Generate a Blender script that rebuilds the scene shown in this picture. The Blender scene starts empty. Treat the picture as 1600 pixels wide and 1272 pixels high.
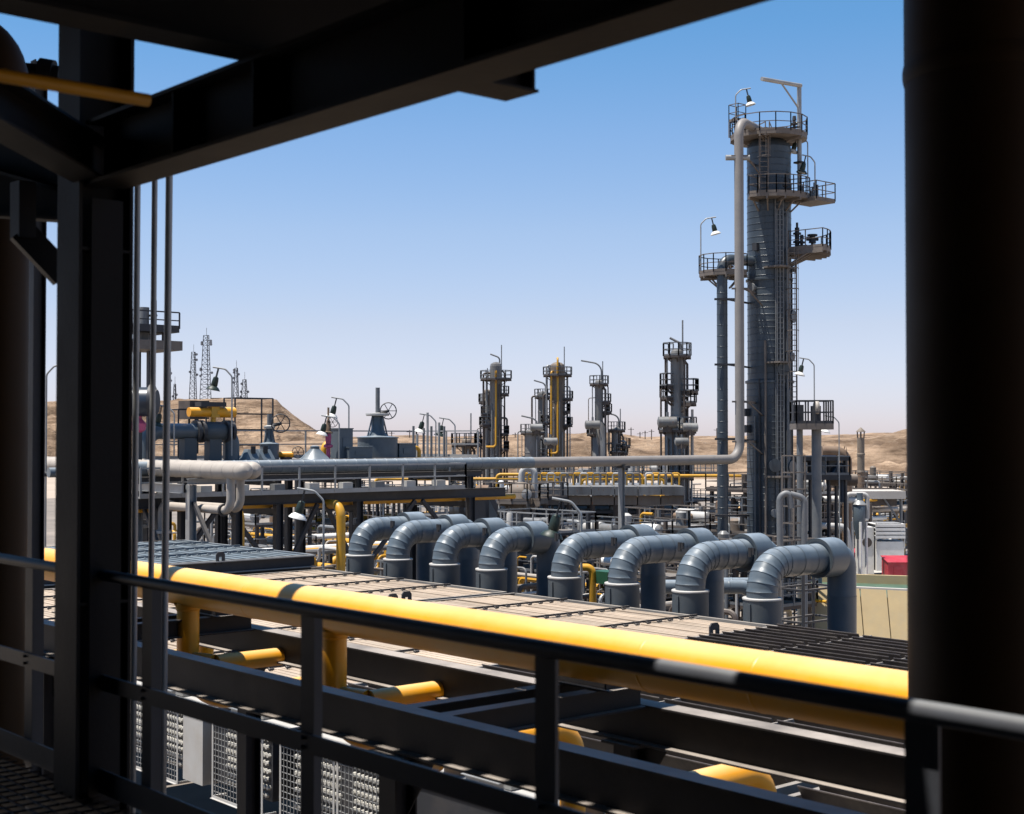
import bpy, math, random
from mathutils import Vector, Matrix, Quaternion, noise

V = Vector
RD = math.radians
scene = bpy.context.scene
COL = scene.collection
random.seed(7)

# ------------------------------------------------------------------ camera
# world axes follow the plant: x along the guard rail, y away from it, z up; eye 10 m above ground
EYE = V((0, 0, 10.0))
F, HOR = 2218.0, 684.0
PITCH = math.atan((HOR - 636.0) / F)
cam_d = bpy.data.cameras.new('camera')
cam = bpy.data.objects.new('camera', cam_d)
COL.objects.link(cam)
cam.location = EYE
cam.rotation_euler = (math.pi / 2 + PITCH, 0, RD(49.0))
cam_d.sensor_width = 36.0
cam_d.lens = F / 1600.0 * 36.0
cam_d.clip_start = 0.1
cam_d.clip_end = 20000
cam_d.dof.use_dof = True
cam_d.dof.focus_distance = 48.0
cam_d.dof.aperture_fstop = 4.0
scene.camera = cam

# ------------------------------------------------------------------ sky, sun, exposure
SUN_EL = 74.0
SUN_DIR = V((-0.45 * math.cos(RD(SUN_EL)), -0.893 * math.cos(RD(SUN_EL)), math.sin(RD(SUN_EL))))
w = bpy.data.worlds.new('World')
scene.world = w
w.use_nodes = True
nt = w.node_tree
nt.nodes.clear()
sky = nt.nodes.new('ShaderNodeTexSky')
sky.sky_type = 'NISHITA'
sky.sun_disc = False
sky.sun_elevation = RD(SUN_EL)
sky.sun_rotation = math.atan2(-0.45, -0.893)
sky.altitude = 0
sky.air_density = 1.0
sky.dust_density = 0.3
sky.ozone_density = 6.0
bg = nt.nodes.new('ShaderNodeBackground')
bg.inputs['Strength'].default_value = 0.083
out = nt.nodes.new('ShaderNodeOutputWorld')
# desert air: the same tint all round the compass, lavender near the horizon and deeper blue higher up
wtc = nt.nodes.new('ShaderNodeTexCoord')
wsep = nt.nodes.new('ShaderNodeSeparateXYZ')
wramp = nt.nodes.new('ShaderNodeValToRGB')
tint = [(0.0, (.93, .85, 1.08)), (.0216, (.93, .845, 1.06)), (.0778, (1.06, .86, .90)), (.1436, (1.05, .92, .92)), (.208, (.88, .92, .96)), (.28, (.62, .90, .98)), (1.0, (.5, .85, 1.0))]
el = wramp.color_ramp.elements
while len(el) < len(tint): el.new(.5)
for e, (p_, c_) in zip(el, tint): e.position = p_; e.color = (*c_, 1)
wmul = nt.nodes.new('ShaderNodeMix'); wmul.data_type = 'RGBA'; wmul.blend_type = 'MULTIPLY'; wmul.inputs['Factor'].default_value = 1.0
nt.links.new(wtc.outputs['Generated'], wsep.inputs[0])
nt.links.new(wsep.outputs['Z'], wramp.inputs['Fac'])
nt.links.new(sky.outputs[0], wmul.inputs['A'])
nt.links.new(wramp.outputs['Color'], wmul.inputs['B'])
nt.links.new(wmul.outputs['Result'], bg.inputs[0])
nt.links.new(bg.outputs[0], out.inputs[0])

sd = bpy.data.lights.new('sun', 'SUN')
sd.energy = 5.0
sd.angle = RD(0.53)
sd.color = (1.0, 0.955, 0.88)
sun = bpy.data.objects.new('sun', sd)
COL.objects.link(sun)
sun.location = (0, 0, 60)
sun.rotation_euler = SUN_DIR.to_track_quat('Z', 'Y').to_euler()

vs = scene.view_settings
vs.view_transform = 'Standard'
vs.look = 'None'
vs.gamma = 1.0
vs.use_curve_mapping = False
vs.exposure = 0.90
scene.cycles.max_bounces = 4
scene.cycles.diffuse_bounces = 1
scene.cycles.glossy_bounces = 3

# ------------------------------------------------------------------ surveying helpers: where a sight line meets a depth
CR = cam.rotation_euler.to_matrix()
def P(px, py, D):
    return EYE + CR @ V(((px - 800) / F * D, (636 - py) / F * D, -D))
def G(px, D):
    p = P(px, HOR, D)
    return p.x, p.y
def HZ(py, D):
    return P(800, py, D).z
def ray(px, py):
    return CR @ V(((px - 800) / F, (636 - py) / F, -1))
def ONX(px, x):
    r = ray(px, HOR); t = (x - EYE.x) / r.x
    return t * r.y, t          # y, depth
def ONY(px, y):
    r = ray(px, HOR); t = (y - EYE.y) / r.y
    return t * r.x, t          # x, depth

# ------------------------------------------------------------------ materials
MATS = {}
KEEP = {'yellow': .80, 'yellow_old': .72, 'tan_slat': .66, 'sand': .72, 'concrete': .8, 'white': .85, 'red': .8, 'beige_wall': .62, 'clad_tan': .74, 'pipe_tan': .72, 'light_steel': .66, 'plug_metal': .72, 'gravel': .7}
def pm(name, col, rough=0.6, metal=0.0, var=0.18, sc=1.5, bump=0.0, bsc=40.0, dirt=None, damt=0.45, dsc=2.0, rnd=0.0,
       stretch=None, spec=0.4, rust=None, rthr=.60, top=None, tamt=.8):
    k_ = KEEP.get(name, .60)
    col = tuple(q * k_ for q in col)
    if dirt: dirt = tuple(q * k_ for q in dirt)
    if top: top = tuple(q * max(k_, .72) for q in top)
    m = bpy.data.materials.new(name)
    m.use_nodes = True
    n = m.node_tree.nodes; L = m.node_tree.links
    b = n['Principled BSDF']
    b.inputs['Roughness'].default_value = rough
    b.inputs['Metallic'].default_value = metal
    b.inputs['Specular IOR Level'].default_value = spec
    tc = n.new('ShaderNodeTexCoord')
    geo = n.new('ShaderNodeNewGeometry')
    mp = n.new('ShaderNodeMapping')
    L.new(geo.outputs['Position'], mp.inputs['Vector'])
    if stretch: mp.inputs['Scale'].default_value = stretch
    nz = n.new('ShaderNodeTexNoise')
    nz.inputs['Scale'].default_value = sc; nz.inputs['Detail'].default_value = 7; nz.inputs['Roughness'].default_value = 0.62
    L.new(mp.outputs[0], nz.inputs['Vector'])
    rp = n.new('ShaderNodeValToRGB')
    rp.color_ramp.elements[0].position = 0.28; rp.color_ramp.elements[1].position = 0.74
    rp.color_ramp.elements[0].color = (*[max(0, c * (1 - var)) for c in col], 1)
    rp.color_ramp.elements[1].color = (*[min(0.95, c * (1 + var)) for c in col], 1)
    L.new(nz.outputs['Fac'], rp.inputs['Fac'])
    last = rp.outputs['Color']
    def over(last, dcol, thr, soft, scale, amt, st=None):
        q = n.new('ShaderNodeTexNoise'); q.inputs['Scale'].default_value = scale; q.inputs['Detail'].default_value = 8
        q.inputs['Roughness'].default_value = 0.68
        if st:
            m2 = n.new('ShaderNodeMapping'); m2.inputs['Scale'].default_value = st
            L.new(geo.outputs['Position'], m2.inputs['Vector']); L.new(m2.outputs[0], q.inputs['Vector'])
        else:
            L.new(mp.outputs[0], q.inputs['Vector'])
        mr = n.new('ShaderNodeMapRange'); mr.inputs['From Min'].default_value = thr; mr.inputs['From Max'].default_value = thr + soft
        mr.inputs['To Max'].default_value = amt
        L.new(q.outputs['Fac'], mr.inputs['Value'])
        mx = n.new('ShaderNodeMix'); mx.data_type = 'RGBA'
        L.new(mr.outputs[0], mx.inputs['Factor']); L.new(last, mx.inputs['A']); mx.inputs['B'].default_value = (*dcol, 1)
        return mx.outputs['Result']
    if dirt: last = over(last, dirt, 0.46, 0.25, dsc, damt)
    if rust: last = over(last, rust, rthr, 0.06, 5.0, 0.85, (1, 1, 0.35))
    if top:                                               # paler upward faces: dust, and sunlit tops painted into the colour
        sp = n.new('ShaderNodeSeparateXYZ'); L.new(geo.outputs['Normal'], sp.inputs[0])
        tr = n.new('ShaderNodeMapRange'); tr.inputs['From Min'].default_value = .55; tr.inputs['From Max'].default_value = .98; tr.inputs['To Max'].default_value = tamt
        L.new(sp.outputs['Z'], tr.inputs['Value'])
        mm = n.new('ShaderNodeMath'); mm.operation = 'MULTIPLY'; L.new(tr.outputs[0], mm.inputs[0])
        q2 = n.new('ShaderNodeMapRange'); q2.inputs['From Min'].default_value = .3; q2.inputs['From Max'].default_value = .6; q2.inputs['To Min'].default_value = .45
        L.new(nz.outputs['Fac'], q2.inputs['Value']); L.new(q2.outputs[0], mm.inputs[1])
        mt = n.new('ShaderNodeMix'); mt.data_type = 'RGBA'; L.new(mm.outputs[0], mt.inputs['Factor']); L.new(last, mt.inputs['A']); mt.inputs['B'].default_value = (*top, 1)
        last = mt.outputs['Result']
    if rnd:
        oi = n.new('ShaderNodeObjectInfo')
        mr = n.new('ShaderNodeMapRange'); mr.inputs['To Min'].default_value = 1 - rnd; mr.inputs['To Max'].default_value = 1 + rnd
        L.new(oi.outputs['Random'], mr.inputs['Value'])
        hs = n.new('ShaderNodeHueSaturation'); L.new(mr.outputs[0], hs.inputs['Value']); L.new(last, hs.inputs['Color'])
        last = hs.outputs[0]
    L.new(last, b.inputs['Base Color'])
    rr = n.new('ShaderNodeMapRange'); rr.inputs['To Min'].default_value = max(0.05, rough - 0.12); rr.inputs['To Max'].default_value = min(1, rough + 0.12)
    L.new(nz.outputs['Fac'], rr.inputs['Value']); L.new(rr.outputs[0], b.inputs['Roughness'])
    if bump:
        bn = n.new('ShaderNodeTexNoise'); bn.inputs['Scale'].default_value = bsc; bn.inputs['Detail'].default_value = 5
        L.new(geo.outputs['Position'], bn.inputs['Vector'])
        bp = n.new('ShaderNodeBump'); bp.inputs['Strength'].default_value = bump; bp.inputs['Distance'].default_value = 0.02
        L.new(bn.outputs['Fac'], bp.inputs['Height']); L.new(bp.outputs[0], b.inputs['Normal'])
    MATS[name] = m
    return m

DUST = (0.42, 0.35, 0.27)
RUST = (0.16, 0.07, 0.03)
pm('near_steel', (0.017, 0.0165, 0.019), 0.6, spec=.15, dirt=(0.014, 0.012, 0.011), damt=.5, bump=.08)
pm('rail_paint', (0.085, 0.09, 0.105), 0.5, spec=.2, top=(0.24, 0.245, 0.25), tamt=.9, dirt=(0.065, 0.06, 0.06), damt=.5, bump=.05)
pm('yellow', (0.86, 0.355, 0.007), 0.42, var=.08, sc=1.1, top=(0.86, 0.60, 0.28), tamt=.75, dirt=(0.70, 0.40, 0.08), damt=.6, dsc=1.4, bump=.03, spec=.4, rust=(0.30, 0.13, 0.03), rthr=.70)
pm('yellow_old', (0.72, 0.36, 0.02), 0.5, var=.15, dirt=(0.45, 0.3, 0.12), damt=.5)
pm('yellow_shaded', (0.045, 0.02, 0.003), 0.6, var=.15, dirt=(0.03, 0.018, 0.008), damt=.5, spec=.15)  # yellow pipe paint with deep shade put into its base colour
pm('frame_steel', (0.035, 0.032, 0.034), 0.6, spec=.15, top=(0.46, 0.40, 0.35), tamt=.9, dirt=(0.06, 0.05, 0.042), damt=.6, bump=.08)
pm('tan_slat', (0.52, 0.405, 0.30), 0.75, var=.14, dirt=(0.62, 0.5, 0.38), damt=.5, rnd=.13, bump=.05)
pm('dark_slat', (0.10, 0.08, 0.073), 0.6, var=.2, dirt=DUST, damt=.35, rnd=.15)
pm('blue_grate', (0.16, 0.20, 0.23), 0.6, var=.2, dirt=(0.27, 0.25, 0.22), damt=.4, rnd=.12)
pm('dusty_steel', (0.36, 0.32, 0.28), 0.65, dirt=(0.5, 0.43, 0.35), damt=.5)
pm('duct', (0.118, 0.150, 0.178), 0.40, top=(0.40, 0.45, 0.49), tamt=.66, var=.12, sc=2.2, dirt=(0.185, 0.20, 0.21), damt=.45, rnd=.05, bump=.04, spec=.35)  # pale top over dark base imitates sunlit tops and shaded sides
pm('duct_collar', (0.085, 0.103, 0.117), 0.55, var=.12, dirt=(0.13, 0.13, 0.122), damt=.35, bump=.04)
pm('clad_dark', (0.055, 0.072, 0.09), 0.38, var=.3, sc=.8, dirt=(0.12, 0.135, 0.145), damt=.55, dsc=1.2, rnd=.22, stretch=(1, 1, .12), spec=.45)
pm('clad_blue', (0.17, 0.205, 0.235), 0.4, top=(0.46, 0.49, 0.51), tamt=.75, var=.10, dirt=(0.38, 0.37, 0.34), damt=.3, rnd=.04, spec=.4)
pm('clad_tan', (0.44, 0.385, 0.33), 0.6, var=.12, dirt=(0.55, 0.48, 0.40), damt=.4, rnd=.04)
pm('pipe_tan', (0.27, 0.245, 0.225), 0.55, var=.12, dirt=(0.30, 0.26, 0.22), damt=.4)
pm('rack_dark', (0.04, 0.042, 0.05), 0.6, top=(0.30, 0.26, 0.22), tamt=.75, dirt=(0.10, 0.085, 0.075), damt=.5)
pm('rack_brown', (0.10, 0.076, 0.064), 0.7, top=(0.36, 0.30, 0.24), tamt=.75, dirt=(0.2, 0.155, 0.125), damt=.5)
pm('plat_steel', (0.23, 0.19, 0.16), 0.65, dirt=(0.13, 0.10, 0.08), damt=.6)
pm('galv', (0.46, 0.46, 0.45), 0.45, metal=.25, var=.15, dirt=(0.3, 0.28, 0.26), damt=.35)
pm('grey_pipe', (0.2, 0.21, 0.22), 0.55, top=(0.4, 0.37, 0.34), tamt=.6, var=.15, dirt=(0.36, 0.32, 0.28), damt=.4)
pm('old_clad', (0.27, 0.265, 0.255), 0.45, var=.5, sc=.6, dirt=(0.12, 0.10, 0.09), damt=.6, dsc=.7, stretch=(1, 1, .25), rust=RUST)
pm('old_brown', (0.24, 0.19, 0.15), 0.65, var=.35, sc=.6, dirt=(0.36, 0.29, 0.2), damt=.5, dsc=.7, stretch=(1, 1, .25), rust=RUST)
pm('rust_clad', (0.30, 0.20, 0.13), 0.7, var=.3, sc=.5, dirt=(0.16, 0.08, 0.045), damt=.7, dsc=.9)
pm('black', (0.022, 0.022, 0.026), 0.5, var=.2)
pm('white', (0.74, 0.72, 0.68), 0.6, var=.06, dirt=(0.55, 0.48, 0.4), damt=.45)
pm('light_steel', (0.58, 0.56, 0.53), 0.55, var=.08, dirt=(0.5, 0.43, 0.35), damt=.5)
pm('plug_metal', (0.66, 0.63, 0.57), 0.5, metal=.1, var=.2, sc=20)
pm('red', (0.45, 0.03, 0.045), 0.5, var=.12, dirt=(0.4, 0.16, 0.14), damt=.4)
pm('pink', (0.62, 0.10, 0.24), 0.5)
pm('green', (0.018, 0.035, 0.024), 0.5)
pm('box_green', (0.03, 0.12, 0.06), 0.5)
pm('gravel', (0.27, 0.225, 0.185), 0.95, var=.3, sc=.12, dirt=(0.14, 0.115, 0.10), damt=.7, dsc=.3, bump=.4, bsc=4)
pm('blue', (0.03, 0.10, 0.28), 0.5)
pm('navy', (0.03, 0.045, 0.07), 0.4)
pm('beige_wall', (0.60, 0.45, 0.24), 0.8, var=.08, dirt=(0.5, 0.42, 0.28), damt=.4, bump=.1)
pm('basin_green', (0.10, 0.17, 0.11), 0.5, var=.25)
pm('concrete', (0.50, 0.46, 0.415), 0.9, var=.12, sc=.35, dirt=(0.38, 0.33, 0.28), damt=.6, dsc=.25, bump=.15, bsc=8)
pm('glass', (0.55, 0.6, 0.6), 0.15, spec=.6, var=.05)
pm('sand', (0.47, 0.375, 0.29), 0.95, var=.16, sc=.03, dirt=(0.36, 0.28, 0.21), damt=.7, dsc=.05, bump=.3, bsc=2)

# ------------------------------------------------------------------ mesh builder
def frame_of(d):
    d = d.normalized()
    a = V((0, 0, 1)) if abs(d.z) < 0.95 else V((1, 0, 0))
    x = a.cross(d).normalized()
    return x, d.cross(x).normalized()

def bend(pts, rad, k=6):
    pts = [V(p) for p in pts]
    o = [pts[0]]
    for i in range(1, len(pts) - 1):
        a, b, c = pts[i - 1], pts[i], pts[i + 1]
        d1 = (a - b); d2 = (c - b)
        ang = d1.angle(d2)
        if ang > 3.10: o.append(b); continue
        t = min(rad / math.tan(ang / 2), d1.length * .49, d2.length * .49)
        r = t * math.tan(ang / 2)
        p1 = b + d1.normalized() * t
        cen = b + (d1.normalized() + d2.normalized()).normalized() * (r / math.sin(ang / 2))
        u = (p1 - cen)
        ax = u.cross(b + d2.normalized() * t - cen)
        tot = math.pi - ang
        for j in range(k + 1):
            o.append(cen + Quaternion(ax.normalized(), tot * j / k) @ u)
    o.append(pts[-1])
    return o

WL = {}
class MB:
    def __init__(s): s.v = []; s.f = []
    def add(s, vs, fs):
        n = len(s.v); s.v += [V(p) for p in vs]; s.f += [tuple(i + n for i in f) for f in fs]; return s
    def box(s, lo, hi):
        x0, y0, z0 = [min(a, b) for a, b in zip(lo, hi)]; x1, y1, z1 = [max(a, b) for a, b in zip(lo, hi)]
        return s.add([(x0, y0, z0), (x1, y0, z0), (x1, y1, z0), (x0, y1, z0), (x0, y0, z1), (x1, y0, z1), (x1, y1, z1), (x0, y1, z1)],
                     [(0, 3, 2, 1), (4, 5, 6, 7), (0, 1, 5, 4), (1, 2, 6, 5), (2, 3, 7, 6), (3, 0, 4, 7)])
    def cbox(s, c, size, q=None):
        h = [a / 2 for a in size]; c = V(c)
        vs = []
        for z in (-1, 1):
            for x, y in ((-1, -1), (1, -1), (1, 1), (-1, 1)):
                p = V((x * h[0], y * h[1], z * h[2]))
                if q is not None: p = q @ p
                vs.append(c + p)
        return s.add(vs, [(0, 3, 2, 1), (4, 5, 6, 7), (0, 1, 5, 4), (1, 2, 6, 5), (2, 3, 7, 6), (3, 0, 4, 7)])
    def beam(s, p0, p1, wd, ht, up=V((0, 0, 1))):       # rectangular bar between points
        p0, p1 = V(p0), V(p1); d = (p1 - p0).normalized()
        if abs(d.dot(up)) > .98: up = V((1, 0, 0))
        x = d.cross(up).normalized(); y = x.cross(d).normalized()
        vs = []
        for p in (p0, p1):
            for a, b in ((-1, -1), (1, -1), (1, 1), (-1, 1)): vs.append(p + x * a * wd / 2 + y * b * ht / 2)
        return s.add(vs, [(0, 1, 2, 3), (4, 7, 6, 5), (0, 4, 5, 1), (1, 5, 6, 2), (2, 6, 7, 3), (3, 7, 4, 0)])
    def prof(s, p0, p1, poly, up=V((0, 0, 1))):          # extruded outline (a sideways, b upwards)
        p0, p1 = V(p0), V(p1); d = (p1 - p0).normalized()
        if abs(d.dot(up)) > .98: up = V((0, 1, 0))
        x = d.cross(up).normalized(); y = x.cross(d).normalized()
        n = len(poly)
        vs = [p0 + x * a + y * b for a, b in poly] + [p1 + x * a + y * b for a, b in poly]
        fs = [tuple(range(n)), tuple(range(2 * n - 1, n - 1, -1))] + [(i, i + n, (i + 1) % n + n, (i + 1) % n) for i in range(n)]
        return s.add(vs, fs)
    def ibeam(s, p0, p1, h, b, tw=.012, tf=.018, up=V((0, 0, 1))):
        q = tw / 2; B = b / 2; H = h / 2
        return s.prof(p0, p1, [(-B, -H), (B, -H), (B, -H + tf), (q, -H + tf), (q, H - tf), (B, H - tf), (B, H), (-B, H), (-B, H - tf), (-q, H - tf), (-q, -H + tf), (-B, -H + tf)], up)
    def angle(s, p0, p1, a, t=.01, up=V((0, 0, 1)), fx=1, fy=1):
        return s.prof(p0, p1, [(0, 0), (a * fx, 0), (a * fx, t * fy), (t * fx, t * fy), (t * fx, a * fy), (0, a * fy)], up)
    def chan(s, p0, p1, h, b, t=.012, up=V((0, 0, 1)), fx=1):
        H = h / 2
        return s.prof(p0, p1, [(0, -H), (b * fx, -H), (b * fx, -H + t), (t * fx, -H + t), (t * fx, H - t), (b * fx, H - t), (b * fx, H), (0, H)], up)
    def cyl(s, p0, p1, r0, r1=None, n=12, caps=True):
        if r1 is None: r1 = r0
        return s.sweep([p0, p1], [r0, r1], n, caps)
    def sweep(s, path, rads, n=10, caps=True):
        path = [V(p) for p in path]
        if not isinstance(rads, (list, tuple)): rads = [rads] * len(path)
        t0 = (path[1] - path[0]).normalized()
        x, y = frame_of(t0)
        base = len(s.v); m = len(path)
        prev = t0
        for i, p in enumerate(path):
            if i == 0: t = t0
            elif i == m - 1: t = path[i] - path[i - 1]
            else:
                t = (path[i + 1] - path[i]).normalized() + (path[i] - path[i - 1]).normalized()
            t = t.normalized() if t.length > 1e-9 else prev
            q = prev.rotation_difference(t)
            x = q @ x; y = q @ y; prev = t
            for j in range(n):
                a = 2 * math.pi * j / n
                s.v.append(p + (x * math.cos(a) + y * math.sin(a)) * rads[i])
        for i in range(m - 1):
            for j in range(n):
                a = base + i * n + j; b = base + i * n + (j + 1) % n
                s.f.append((a, b, b + n, a + n))
        if caps:
            s.f.append(tuple(base + j for j in range(n - 1, -1, -1)))
            s.f.append(tuple(base + (m - 1) * n + j for j in range(n)))
        return s
    def lathe(s, o, prof, n=24, axis=V((0, 0, 1)), caps=True):
        o = V(o); x, y = frame_of(V(axis)); ax = V(axis).normalized()
        base = len(s.v); m = len(prof)
        for r, z in prof:
            for j in range(n):
                a = 2 * math.pi * j / n
                s.v.append(o + ax * z + (x * math.cos(a) + y * math.sin(a)) * r)
        for i in range(m - 1):
            for j in range(n):
                a = base + i * n + j; b = base + i * n + (j + 1) % n
                s.f.append((a, b, b + n, a + n))
        if caps:
            s.f.append(tuple(base + j for j in range(n - 1, -1, -1)))
            s.f.append(tuple(base + (m - 1) * n + j for j in range(n)))
        return s
    def torus(s, c, axis, R, r, n=20, k=6):
        c = V(c); x, y = frame_of(V(axis))
        pts = [c + (x * math.cos(2 * math.pi * j / n) + y * math.sin(2 * math.pi * j / n)) * R for j in range(n)]
        ax = V(axis).normalized(); base = len(s.v)
        for p in pts:
            e = (p - c).normalized()
            for q in range(k):
                a = 2 * math.pi * q / k
                s.v.append(p + (e * math.cos(a) + ax * math.sin(a)) * r)
        for j in range(n):
            for q in range(k):
                s.f.append((base + j * k + q, base + ((j + 1) % n) * k + q, base + ((j + 1) % n) * k + (q + 1) % k, base + j * k + (q + 1) % k))
        return s
    def build(s, name, mat, parent=None, smooth=True, kind=None):
        me = bpy.data.meshes.new(name)
        off = WL[parent] if parent is not None else V((0, 0, 0))
        if parent is None and s.v:
            lo = V([min(p[i] for p in s.v) for i in range(3)]); hi = V([max(p[i] for p in s.v) for i in range(3)])
            off = V(((lo.x + hi.x) / 2, (lo.y + hi.y) / 2, lo.z))
        me.from_pydata([p - off for p in s.v], [], s.f)
        me.materials.append(MATS[mat])
        if smooth:
            me.polygons.foreach_set('use_smooth', [True] * len(me.polygons))
            me.set_sharp_from_angle(angle=RD(38))
        me.update()
        o = bpy.data.objects.new(name, me)
        COL.objects.link(o)
        if parent is not None: o.parent = parent
        else: o.location = off
        WL[o] = off
        if kind: o['kind'] = kind
        return o

def tag(o, label, cat, group=None):
    o['label'] = label; o['category'] = cat; o['kind'] = 'thing'
    if group: o['group'] = group
    return o
def thing(name, label, cat, loc, group=None):
    o = bpy.data.objects.new(name, None); COL.objects.link(o)
    o.empty_display_size = .2
    o.location = V(loc); WL[o] = V(loc)
    return tag(o, label, cat, group)
def struct(o): o['kind'] = 'structure'; return o
def inst(o, parent, off):                              # a repeat of one part, sharing its mesh
    c = o.copy(); COL.objects.link(c); c.parent = parent
    c.location = o.location + V(off)
    WL[c] = WL[parent]
    return c
KIDS = lambda r: list(r.children)
def copy_tree(r, loc, rotz=0, label=None, group=None, scale=None):
    def rec(o, par):
        c = o.copy(); COL.objects.link(c); c.parent = par
        for ch in kids.get(o, ()): rec(ch, c)
        return c
    kids = {}
    stack = [r]
    while stack:
        o = stack.pop(); kids[o] = list(o.children); stack += kids[o]
    c = rec(r, None)
    c.location = V(loc); c.rotation_euler = (0, 0, rotz); WL[c] = V(loc)
    if scale: c.scale = (scale,) * 3
    if label: c['label'] = label
    if group: c['group'] = group
    return c

# ================================================================== SETTING: ground, hills
gm = MB()
gm.add([(-9000, -9000, 0), (9000, -9000, 0), (9000, 9000, 0), (-9000, 9000, 0)], [(0, 1, 2, 3)])
struct(gm.build('ground', 'sand', smooth=False))
pv = MB(); pv.box((-60, -8, -.05), (12, 34, .012))
struct(pv.build('paved_yard', 'gravel', smooth=False))
pv = MB()
pv.add([(p.x, p.y, .004) for p in (P(-500, 700, 60), P(1750, 700, 55), P(1560, 700, 150), P(1480, 700, 250), P(300, 700, 260), P(-300, 700, 200))], [(0, 1, 2, 3, 4, 5)])
struct(pv.build('gravel_yard', 'gravel', smooth=False))
pv = MB()
a = [P(1180, 900, 102), P(1700, 900, 84), P(1700, 900, 125), P(1180, 900, 140)]
pv.add([(p.x, p.y, .009) for p in a], [(0, 1, 2, 3)])
struct(pv.build('service_road', 'concrete', smooth=False))

def rockmat():
    m = bpy.data.materials.new('desert_rock'); m.use_nodes = True
    n = m.node_tree.nodes; L = m.node_tree.links; b = n['Principled BSDF']
    b.inputs['Roughness'].default_value = .95; b.inputs['Specular IOR Level'].default_value = .1
    g = n.new('ShaderNodeNewGeometry')
    nz = n.new('ShaderNodeTexNoise'); nz.inputs['Scale'].default_value = .045; nz.inputs['Detail'].default_value = 9; nz.inputs['Roughness'].default_value = .65
    L.new(g.outputs['Position'], nz.inputs['Vector'])
    mp = n.new('ShaderNodeMapping'); mp.inputs['Scale'].default_value = (.045, .045, .30)
    L.new(g.outputs['Position'], mp.inputs['Vector'])
    st = n.new('ShaderNodeTexNoise'); st.inputs['Scale'].default_value = 1.6; st.inputs['Detail'].default_value = 6; st.inputs['Roughness'].default_value = .7
    L.new(mp.outputs[0], st.inputs['Vector'])
    r1 = n.new('ShaderNodeValToRGB'); e = r1.color_ramp.elements
    e[0].position = .3; e[0].color = (.095, .064, .043, 1); e[1].position = .66; e[1].color = (.35, .25, .172, 1)
    L.new(nz.outputs['Fac'], r1.inputs['Fac'])
    r2 = n.new('ShaderNodeValToRGB'); e = r2.color_ramp.elements
    e[0].position = .40; e[0].color = (.42, .37, .33, 1); e[1].position = .58; e[1].color = (1.1, 1.08, 1.05, 1)
    L.new(st.outputs['Fac'], r2.inputs['Fac'])
    mx = n.new('ShaderNodeMix'); mx.data_type = 'RGBA'; mx.blend_type = 'MULTIPLY'; mx.inputs['Factor'].default_value = .75
    L.new(r1.outputs[0], mx.inputs['A']); L.new(r2.outputs[0], mx.inputs['B'])
    vo = n.new('ShaderNodeTexNoise'); vo.inputs['Scale'].default_value = .22; vo.inputs['Detail'].default_value = 5; vo.inputs['Roughness'].default_value = .8
    L.new(g.outputs['Position'], vo.inputs['Vector'])
    mr = n.new('ShaderNodeMapRange'); mr.inputs['From Min'].default_value = .55; mr.inputs['From Max'].default_value = .66; mr.inputs['To Max'].default_value = .7
    L.new(vo.outputs['Fac'], mr.inputs['Value'])
    m3 = n.new('ShaderNodeMix'); m3.data_type = 'RGBA'; m3.inputs['B'].default_value = (.2, .15, .11, 1)
    L.new(mr.outputs[0], m3.inputs['Factor']); L.new(mx.outputs['Result'], m3.inputs['A'])
    L.new(m3.outputs['Result'], b.inputs['Base Color'])
    bp = n.new('ShaderNodeBump'); bp.inputs['Strength'].default_value = .8; bp.inputs['Distance'].default_value = 4.0
    L.new(st.outputs['Fac'], bp.inputs['Height']); L.new(bp.outputs[0], b.inputs['Normal'])
    MATS['rock'] = m
rockmat()

def sstep(a, b, x):
    t = max(0, min(1, (x - a) / (b - a))); return t * t * (3 - 2 * t)
def lerp_tab(tab, x):
    if x <= tab[0][0]: return tab[0][1]
    for (a, b), (c, d) in zip(tab, tab[1:]):
        if x <= c: return b + (d - b) * (x - a) / (c - a)
    return tab[-1][1]
def hill(name, px0, px1, d0, dc, d1, crest, na, nr, seed, flat=.5, gully=.18):
    """a ridge as a height field over compass bearing and distance; crest = metres above ground along the bearing"""
    m = MB(); vs = []
    for i in range(na + 1):
        px = px0 + (px1 - px0) * i / na
        cz = lerp_tab(crest, px)
        for j in range(nr + 1):
            D = d0 + (d1 - d0) * j / nr
            x, y = G(px, D)
            q = V((x, y, seed * 17.0))
            up = sstep(d0, dc, D + 25 * noise.noise(q * .012) + 10 * noise.noise(q * .05))
            dn = 1 - flat * sstep(dc + 60, d1, D)
            g = 1 + gully * (noise.fractal(q * .02, 1.0, 2.1, 5) - .25) * (1 - .6 * up)
            # a stepped profile: cliff bands above talus
            s = up
            s = .55 * s + .45 * (sstep(.15, .3, s) * .3 + sstep(.55, .66, s) * .35 + sstep(.86, .93, s) * .35)
            rough = noise.fractal(q * .06, 1.0, 2.0, 5) + .6 * noise.fractal(q * .16, 1.0, 2.0, 3)
            h = cz * s * dn * g + (up * .5 + min(1, 6 * up * (1 - up)) * cz * .13) * rough
            vs.append((x, y, h - .6 if j else -1.5))
    fs = []
    for i in range(na):
        for j in range(nr):
            a = i * (nr + 1) + j
            fs.append((a, a + nr + 1, a + nr + 2, a + 1))
    m.add(vs, fs)
    return struct(m.build(name, 'rock', smooth=True))
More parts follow.
